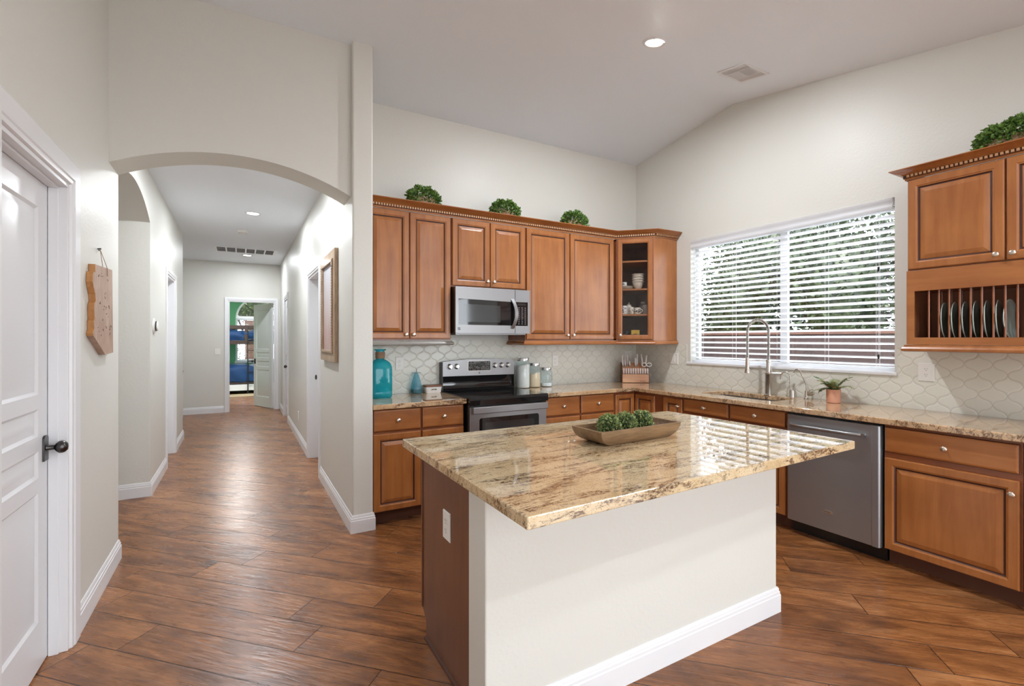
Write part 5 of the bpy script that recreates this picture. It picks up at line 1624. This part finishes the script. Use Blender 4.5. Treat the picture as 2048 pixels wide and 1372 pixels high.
MB().lathe([(0.030, 0.0), (0.036, 0.03), (0.030, 0.085), (0.024, 0.100), (0.026, 0.108), (0.0, 0.125)], (0, 0, 0), 20).build('jug_body', 'ceramic', c, smooth=50)
MB().lathe([(0.006, 0.120), (0.009, 0.130), (0.0, 0.140)], (0, 0, 0), 12).build('lid_knob', 'ceramic', c, smooth=50)
c = thing('glass_canister', 'lidded dark jar behind the right-hand mug in the corner cabinet', 'jar', C(0.275, 0.200, S1 + 0.0005), 0)
MB().lathe([(0.040, 0.0), (0.044, 0.02), (0.044, 0.105), (0.030, 0.118)], (0, 0, 0), 20).build('jar_body', grey_c, c, smooth=50)
MB().lathe([(0.026, 0.1185), (0.026, 0.140), (0.0, 0.142)], (0, 0, 0), 20).build('jar_lid', 'ceramic', c, smooth=50)
c = thing('tea_box', 'open yellow box on the lowest shelf of the corner cabinet', 'box', C(0.195, 0.075, S0 + 0.0005), -PI / 4)
MB().box(-0.043, 0.043, -0.030, -0.028, 0, 0.078).box(-0.043, -0.041, -0.028, 0.030, 0, 0.094).box(0.041, 0.043, -0.028, 0.030, 0, 0.094).box(-0.041, 0.041, 0.028, 0.030, 0, 0.094).box(-0.041, 0.041, -0.028, 0.028, 0, 0.002).build('box_shell', 'yellowbox', c, smooth=0)
MB().box(-0.028, 0.026, -0.0307, -0.030, 0.020, 0.034).box(-0.020, 0.018, -0.0307, -0.030, 0.046, 0.056).build('printed_bars', plain('ochre_print', (0.28, 0.13, 0.02), 0.5), c, smooth=0)
o = MB().box(-0.045, 0.045, -0.025, 0.025, 0, 0.042).build('small_box', 'pinkbox', None, smooth=0, bevel=0.001)
o.location = C(0.298, 0.060, S0 + 0.0005); o.rotation_euler = (0, 0, -PI / 4)
tag(o, 'low pale pink box right of the yellow box in the corner cabinet', 'box')
o = MB().lathe([(0.026, 0.0), (0.028, 0.004), (0.028, 0.060), (0.024, 0.066), (0.024, 0.078), (0, 0.078)], (0, 0, 0), 20).build('dark_jar', 'black', None, smooth=40)
o.location = C(0.105, 0.110, S0 + 0.0005)
tag(o, 'dark little jar left of the yellow box in the corner cabinet', 'jar')

# ================================================================== CEILING FITTINGS
def downlight(label, x, y, slope=0.0, zc=None, r=0.085, energy=30, group='recessed ceiling lights'):
    z = ceil_z(y) if zc is None else zc
    c = thing('recessed_light', label, 'ceiling light', (x, y, z - 0.0008), 0, group)
    c.rotation_euler = (math.atan(slope), 0, 0)
    MB().lathe([(r * 0.72, -0.006), (r * 0.80, -0.010), (r * 0.95, -0.008), (r, 0.0), (r * 0.70, 0.0)], (0, 0, 0), 36, close=True).build('trim_ring', 'white', c, smooth=40)
    MB().lathe([(r * 0.715, -0.0035), (0.0, -0.0035)], (0, 0, 0), 32, close=True).build('diffuser', 'lamp', c, smooth=0)
    d = bpy.data.lights.new('downlight', 'AREA'); d.shape = 'DISK'; d.size = r * 1.3; d.energy = energy; d.color = (0.91, 0.95, 1.0); d.spread = math.radians(180)
    lo = bpy.data.objects.new('downlight', d); COL.objects.link(lo); lo.location = (x, y, z - 0.02)
    return c
downlight('recessed light in the sloping kitchen ceiling above the island', -1.470, -1.700, 0.183, energy=45)
downlight('nearer recessed light in the hall ceiling', -3.985, 2.16, 0, HC, 0.088, 25)
downlight('farther recessed light in the hall ceiling, just beyond the long vent', -4.005, 5.42, 0, HC, 0.088, 24)
downlight('unseen recessed light added to the hall ceiling close behind the arch', -4.10, 0.25, 0, HC, 0.088, 25)  # fill lamp added out of sight behind the arch to brighten the hall walls
# fill fittings added out of view behind the camera for more overhead light
for i_, (x, y) in enumerate(((-1.3, -4.5), (-3.3, -5.0), (-2.0, -7.0))):
    downlight('unseen recessed light added over the family room behind the viewer', x, y, 0.183, None, 0.085, 24)

c = thing('ceiling_register', 'white square louvered air register in the kitchen ceiling near the window', 'vent', (-0.560, -1.790, ceil_z(-1.790) - 0.001), 0)
c.rotation_euler = (math.atan(0.183), 0, 0)
hw = 0.155; hh = 0.130
MB().prism(rrect(-hw, hw, -hh, hh, 0.004), 2, -0.006, 0.0, 0, holes=[rrect(-hw + 0.022, hw - 0.022, -hh + 0.022, hh - 0.022, 0.002)]).build('frame', 'white', c, smooth=0)
MB().box(-hw + 0.02, hw - 0.02, -hh + 0.02, hh - 0.02, -0.0012, -0.0004).build('duct_shadow', 'slot', c, smooth=0)
for k, (a0, a1, b0, b1, ax) in enumerate(((-hw + .024, -hw + .085, -hh + .024, hh - .024, 'y'), (hw - .085, hw - .024, -hh + .024, hh - .024, 'y'), (-hw + .092, hw - .092, 0.004, hh - .024, 'x'), (-hw + .092, hw - .092, -hh + .024, -0.004, 'x'))):
    mb = MB()
    nn_ = 4 if ax == 'y' else 7
    for j in range(nn_):
        if ax == 'y':
            p = a0 + (a1 - a0) * (j + 0.5) / nn_; sg = 1 if k == 0 else -1
            mb.add([(p - 0.006, b0, -0.0015), (p - 0.006, b1, -0.0015), (p - 0.001 * sg, b1, -0.011), (p - 0.001 * sg, b0, -0.011), (p - 0.005, b0, -0.0015), (p - 0.005, b1, -0.0015)], [(0, 1, 2, 3), (4, 3, 2, 5)])
        else:
            p = b0 + (b1 - b0) * (j + 0.5) / nn_; sg = -1 if k == 2 else 1
            mb.add([(a0, p - 0.005, -0.0015), (a1, p - 0.005, -0.0015), (a1, p - 0.001 * sg, -0.011), (a0, p - 0.001 * sg, -0.011)], [(0, 1, 2, 3)])
    mb.build('louver_bank', 'white', c, smooth=0, solid=False)
MB().box(-hw + 0.084, -hw + 0.091, -hh + .022, hh - .022, -0.008, -0.001).box(hw - 0.091, hw - 0.084, -hh + .022, hh - .022, -0.008, -0.001).box(-hw + .09, hw - .09, -0.003, 0.003, -0.008, -0.001).build('divider', 'white', c, smooth=0)

c = thing('return_vent', 'long rectangular return-air vent with six dark openings in the hall ceiling', 'vent', (-4.03, 4.93, HC - 0.001))
hw, hh = 0.46, 0.26
MB().prism(rrect(-hw, hw, -hh, hh, 0.004), 2, -0.008, 0.0, 0, holes=[rrect(-hw + 0.045 + k * 0.1410, -hw + 0.165 + k * 0.1410, -hh + 0.04, hh - 0.04, 0.003, 2) for k in range(6)]).build('frame', 'white', c, smooth=0)
MB().box(-hw + 0.03, hw - 0.03, -hh + 0.03, hh - 0.03, -0.002, -0.0004).build('filter_cloth', plain('grey_filter', (0.20, 0.20, 0.21), 0.8), c, smooth=0)
mb = MB()
for j in range(14): mb.box(-hw + 0.04, hw - 0.04, -hh + 0.05 + j * 0.030, -hh + 0.053 + j * 0.030, -0.006, -0.002)
mb.build('grille', plain('grey_grille', (0.28, 0.28, 0.29), 0.6), c, smooth=0)
c = thing('smoke_detector', 'round white smoke detector on the hall ceiling between the two lights', 'smoke detector', (-4.085, 3.28, HC - 0.0005))
MB().lathe([(0.070, 0.0), (0.068, -0.012), (0.060, -0.030), (0.040, -0.036), (0.0, -0.036)], (0, 0, 0), 28).build('detector_body', 'plastic', c, smooth=40)
MB().lathe([(0.052, -0.034), (0.058, -0.026)], (0, 0, 0), 28, close=True).build('sensor_slot', 'slot', c, smooth=0)

# ================================================================== HALL THINGS
# wooden state-shaped plaque with a hanging cord on the left wall
pq = thing('wooden_plaque', 'state-shaped wooden plaque with a wavy live edge on the left wall', 'wall plaque', (XL + 0.001, 0, 0))
pts = [(-1.040, 1.795), (-0.664, 1.812), (-0.640, 1.330), (-0.830, 1.322), (-1.075, 1.425), (-1.085, 1.440), (-1.060, 1.462), (-1.068, 1.500), (-1.050, 1.515), (-1.062, 1.560),
       (-1.055, 1.590), (-1.030, 1.605), (-1.042, 1.640), (-1.070, 1.672), (-1.088, 1.700), (-1.082, 1.738), (-1.075, 1.752), (-1.040, 1.752)]
n = len(pts)
v = [(0.0, y, z) for y, z in pts] + [(0.028, y, z) for y, z in pts]
mb = MB()
tr = geometry.tessellate_polygon([[Vector((y, z, 0)) for y, z in pts]])
f = [tuple(t) for t in tr] + [tuple(i + n for i in reversed(t)) for t in tr]
ms = [0] * len(f)
for i in range(n):
    f.append((i, (i + 1) % n, n + (i + 1) % n, n + i)); ms.append(1 if i >= 4 else 0)
mb.add(v, f, ms).build('board', ['plaque', 'plaque_edge'], pq, smooth=0, bevel=0.002)
MB().tube([(0.030, -0.90, 1.800), (0.012, -0.858, 1.895), (0.030, -0.80, 1.806)], 0.0016, 6).tube([(0.030, -0.80, 1.806), (0.0302, -0.795, 1.76)], 0.0016, 6).build('hanging_cord', 'twine', pq)
MB().cyl((0.0, -0.858, 1.900), (0.016, -0.858, 1.902), 0.004, n=10).box(0.004, 0.012, -0.866, -0.850, 1.890, 1.894).build('nail', 'bronze', pq)
rr = random.Random(8); mb = MB()
for _ in range(26):
    y = rr.uniform(-1.0, -0.70); z = rr.uniform(1.42, 1.76); s_ = rr.uniform(0.003, 0.010)
    mb.tube([(0.0285, y, z), (0.0285, y + s_, z + rr.uniform(-s_, s_)), (0.0285, y + 2 * s_, z + rr.uniform(-s_, s_) * 1.5)], 0.0011, 4)
mb.build('burned_marks', 'ink', pq, smooth=0)

# framed art on the right hall wall
fa = thing('framed_picture', 'tall picture in a rustic wooden frame on the right hall wall', 'picture', (XP0 - 0.001, 0, 0))
fy0, fy1, fz0, fz1 = -0.085, 0.680, 1.212, 2.165
def ringframe(y0, y1, z0, z1, wd, x0, x1):
    return MB().prism([(y0, z0), (y1, z0), (y1, z1), (y0, z1)], 0, x0, x1, 0, holes=[[(y0 + wd, z0 + wd), (y1 - wd, z0 + wd), (y1 - wd, z1 - wd), (y0 + wd, z1 - wd)]])
ringframe(fy0, fy1, fz0, fz1, 0.085, -0.030, 0.0).build('outer_frame', 'oldwood', fa, smooth=0, bevel=0.002)
ringframe(fy0 + 0.078, fy1 - 0.078, fz0 + 0.075, fz1 - 0.075, 0.024, -0.040, -0.020).build('inner_frame', 'oldwood', fa, smooth=0, bevel=0.003)
mb = MB()
for k in range(33):
    z = fz0 + 0.095 + k * (fz1 - fz0 - 0.19) / 32
    for y in (fy0 + 0.090, fy1 - 0.090): mb.box(-0.044, -0.038, y - 0.008, y + 0.008, z - 0.008, z + 0.008)
mb.build('carved_beading', 'plaque', fa, smooth=0)
t = NT('soft_landscape_print')
sp__ = t.n('ShaderNodeSeparateXYZ'); t.l(t.obj(), sp__.inputs[0])
nz = t.noise(t.vmul(t.obj(), (1, 6, 1.5)), 2.2, 4)
fz = t.math('ADD', t.math('MULTIPLY', t.math('SUBTRACT', sp__.outputs[2], 1.2), 0.85), t.math('MULTIPLY', nz, 0.45))
t.base(t.ramp(fz, [(0.15, (0.46, 0.36, 0.30)), (0.40, (0.50, 0.34, 0.31)), (0.60, (0.55, 0.46, 0.44)), (0.95, (0.52, 0.53, 0.58))]), 0.5)
MB().box(-0.018, -0.006, fy0 + 0.09, fy1 - 0.09, fz0 + 0.09, fz1 - 0.09).build('print', t.m, fa, smooth=0, label='soft pink and grey print')

th = thing('thermostat', 'round white thermostat with a dark dial on the left hall wall', 'thermostat', (XH + 0.001, 1.30, 1.530))
MB().lathe([(0.075, 0.0), (0.073, 0.006), (0.060, 0.010), (0.0, 0.010)], (0, 0, 0), 32, axis='x').build('wall_plate', 'plastic', th, smooth=40)
MB().lathe([(0.046, 0.010), (0.046, 0.030), (0.040, 0.036), (0.0, 0.036)], (0, 0, 0), 32, axis='x').build('dial', 'plastic', th, smooth=40)
MB().lathe([(0.0465, 0.014), (0.0475, 0.020), (0.0465, 0.026)], (0, 0, 0), 32, axis='x', close=True).build('dial_ring', 'bronze', th, smooth=40)
cn = thing('console_cabinet', 'pale cabinet edge showing past the end of the left hall wall', 'cabinet', (-5.12, 5.55, 0))
MB().box(-0.20, 0.135, -0.30, 0.30, 0.0, 0.83).build('cabinet_box', 'white', cn, smooth=0, bevel=0.004)
MB().box(-0.215, 0.150, -0.32, 0.32, 0.83, 0.86).build('top_board', plain('pale_oak', (0.45, 0.38, 0.28), 0.5), cn, smooth=0, bevel=0.003)
MB().box(0.135, 0.142, -0.28, -0.01, 0.05, 0.78).box(0.135, 0.142, 0.01, 0.28, 0.05, 0.78).build('door', 'white', cn, smooth=0, bevel=0.002)

# ================================================================== BEDROOM
bk = thing('bunk_bed', 'dark wooden bunk bed in the green bedroom at the end of the hall', 'bed', (-3.75, 9.80, 0))
bx0, bx1, by0_, by1_ = -1.35, 0.95, 0.0, 1.02
for x in (bx0, bx1):
    for y in (by0_, by1_):
        MB().box(x - 0.035, x + 0.035, y - 0.035, y + 0.035, 0, 1.80).build('post', 'bunkwood', bk, smooth=0, bevel=0.004)
for z0_, z1_, nm in ((1.665, 1.755, 'guard_rail'), (1.43, 1.51, 'guard_rail'), (1.27, 1.37, 'side_rail'), (0.26, 0.31, 'side_rail')):
    MB().box(bx0 + 0.035, bx1 - 0.035, -0.018, 0.018, z0_, z1_).build(nm, 'bunkwood', bk, smooth=0, bevel=0.003)
    MB().box(bx0 + 0.035, bx1 - 0.035, by1_ - 0.018, by1_ + 0.018, z0_, z1_).build(nm, 'bunkwood', bk, smooth=0, bevel=0.003)
MB().box(-0.265, -0.185, -0.045, -0.018, 1.27, 1.76).build('guard_post', 'bunkwood', bk, smooth=0, bevel=0.003)
MB().box(bx0 + 0.03, bx1 - 0.03, 0.02, by1_ - 0.02, 1.29, 1.33).build('slat_base', 'bunkwood', bk, smooth=0)
MB().box(bx0 + 0.03, bx1 - 0.03, 0.02, by1_ - 0.02, 0.27, 0.31).build('slat_base', 'bunkwood', bk, smooth=0)
MB().box(bx0 + 0.05, bx1 - 0.05, -0.02, 0.55, 0.09, 0.245).build('storage_drawer', 'white', bk, smooth=0, bevel=0.004, label='white drawer under the lower bunk')
for x in (-0.19, 0.20):
    MB().cyl((x, -0.07, 0.0), (x, -0.05, 1.62), 0.014, n=10).build('ladder_rail', 'black', bk)
for z in (0.28, 0.56, 0.84, 1.12, 1.40):
    MB().cyl((-0.19, -0.068 + 0.0123 * z, z), (0.20, -0.068 + 0.0123 * z, z), 0.011, n=8).build('ladder_rung', 'black', bk)


def bedding(name, label, z0_, z1_, drop, seed):
    """puffed comforter with folds, hanging over the front edge"""
    rr = random.Random(seed); nx, ny = 44, 18
    x0_, x1_ = -3.75 + bx0 + 0.05, -3.75 + bx1 - 0.05
    prof = [(-0.03, z1_ - drop)] + [(-0.045, z1_ - drop * (1 - i / 5)) for i in range(1, 5)] + [(-0.02, z1_ - 0.01), (0.05, z1_ + 0.02), (0.25, z1_ + 0.03), (0.5, z1_ + 0.035), (0.75, z1_ + 0.03), (0.95, z1_), (0.99, z0_ + 0.02), (0.98, z0_), (0.02, z0_)]
    mb = MB(); v = []
    ph = [rr.uniform(0, 6) for _ in range(8)]
    for i in range(nx + 1):
        x = x0_ + (x1_ - x0_) * i / nx
        for k, (y, z) in enumerate(prof):
            wv = 0.016 * math.sin(x * 9 + ph[0] + k * 0.5) + 0.012 * math.sin(x * 23 + ph[1] + k)
            yy = 9.80 + y + (wv if 0 < k < 6 else 0); zz = z + (wv if 4 < k < 11 else (wv * 0.8 if k == 0 else 0))
            v.append((x, yy, zz))
    m_ = len(prof)
    f = [(i * m_ + k, i * m_ + (k + 1) % m_, (i + 1) * m_ + (k + 1) % m_, (i + 1) * m_ + k) for i in range(nx) for k in range(m_)]
    f += [tuple(range(m_)), tuple(nx * m_ + k for k in range(m_))]
    o = mb.add(v, f).build(name, 'blue_cloth', None, smooth=60)
    return tag(o, label, 'bedding')
bedding('comforter', 'rumpled deep blue comforter on the upper bunk', 1.335, 1.60, 0.14, 2)
bedding('comforter', 'deep blue comforter hanging over the front of the lower bunk', 0.315, 0.70, 0.38, 5)
o = MB().box(-4.9, -2.6, 9.15, 9.72, 0.0005, 0.010).build('rug', 'rug', None, smooth=0, bevel=0.003)
tag(o, 'beige rug on the floor in front of the bunk bed', 'rug')
dl = bpy.data.lights.new('bedroom_fill', 'AREA'); dl.shape = 'DISK'; dl.size = 0.35; dl.energy = 60; dl.color = (1, 0.98, 0.95)  # unseen lamp and its fitting, added to brighten the bedroom
lo = bpy.data.objects.new('bedroom_fill', dl); COL.objects.link(lo); lo.location = (-4.2, 8.4, 2.66)
c = thing('added_ceiling_light', 'unseen round flush ceiling light added in the bedroom', 'ceiling light', (-4.2, 8.4, 2.7495))
MB().lathe([(0.17, 0.0), (0.17, -0.03), (0.12, -0.06), (0.0, -0.07)], (0, 0, 0), 28).build('shade', 'lamp', c, smooth=50)

# ================================================================== OUTSIDE
struct('ground', MB().box(0.16, 14.0, -9.0, 16.0, -0.30, -0.16).box(-12.0, 0.16, 13.02, 30.0, -0.30, -0.16).box(-12, 14, -20, -9.62, -0.3, -0.16), 'gravel', smooth=0)
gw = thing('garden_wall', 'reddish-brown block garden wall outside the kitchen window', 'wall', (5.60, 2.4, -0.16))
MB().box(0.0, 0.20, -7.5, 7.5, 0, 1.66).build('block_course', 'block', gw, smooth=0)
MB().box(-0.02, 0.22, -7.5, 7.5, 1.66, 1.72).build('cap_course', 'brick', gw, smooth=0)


def bush(name, label, x, y, z, r, h, n, seed, size=0.085, trunk=None, cat='bush'):
    c = thing(name, label, cat, (x, y, -0.16), 0, 'bushes beyond the garden wall' if cat == 'bush' else None)
    leaf_cloud(n, on_ellipsoid(r, r, h / 2, -1, 0.55, (0, 0, z)), size, seed, 0.1).build('foliage', 'bush', c, smooth=0, solid=False)
    q = 0.62
    if n > 1000: MB().lathe([(r * q * math.sin(PI * i / 10), z - h / 2 * q * math.cos(PI * i / 10)) for i in range(11)], (0, 0, 0), 16).build('inner_growth', 'bush', c, smooth=60)
    rr = random.Random(seed); mb = MB()
    for _ in range(trunk or 4):
        a = rr.uniform(0, 6.28); k = rr.uniform(0.3, 0.8)
        mb.tube([(0, 0, 0), (0.3 * k * math.cos(a), 0.3 * k * math.sin(a), z * 0.5), (r * k * math.cos(a), r * k * math.sin(a), z + 0.1 * h), (r * k * 1.1 * math.cos(a), r * k * 1.1 * math.sin(a), z + 0.35 * h)], [0.055, 0.045, 0.03, 0.012], 7)
    mb.build('branches', 'bark', c, smooth=50)
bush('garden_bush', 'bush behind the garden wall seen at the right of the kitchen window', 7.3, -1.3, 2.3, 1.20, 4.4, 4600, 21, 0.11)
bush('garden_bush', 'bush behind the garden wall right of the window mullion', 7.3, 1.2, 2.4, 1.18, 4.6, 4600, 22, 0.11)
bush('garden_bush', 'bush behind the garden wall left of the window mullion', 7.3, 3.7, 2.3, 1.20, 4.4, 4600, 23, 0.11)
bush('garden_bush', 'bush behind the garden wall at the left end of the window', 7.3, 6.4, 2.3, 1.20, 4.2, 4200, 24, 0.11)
bush('garden_tree', 'bare-branched tree in the garden showing dark through the left half of the blind', 3.9, 3.6, 2.9, 1.3, 2.4, 900, 25, 0.07, 16, 'tree')
bush('garden_tree', 'leafy tree behind the bushes at the right of the kitchen window', 11.0, 0.2, 4.2, 2.2, 4.4, 4200, 26, 0.15, 6, 'tree')
bush('garden_tree', 'leafy tree behind the bushes near the middle of the kitchen window', 11.0, 4.8, 4.0, 2.1, 4.2, 4200, 27, 0.15, 6, 'tree')
# outside the bedroom
o = MB().box(-3.98, -3.35, 13.3, 13.7, -0.16, 2.0).build('brick_pillar', 'brick', None, smooth=0)
tag(o, 'reddish brick pillar outside the bedroom window', 'pillar')
bush('garden_hedge', 'green hedge outside the bedroom window', -4.75, 14.4, 0.9, 0.75, 1.9, 1800, 31, 0.07, 4, 'hedge')
bush('street_tree', 'tree with a pinkish trunk seen through the arched bedroom window', -3.7, 19.0, 3.2, 1.3, 2.6, 1400, 32, 0.10, 6, 'tree')
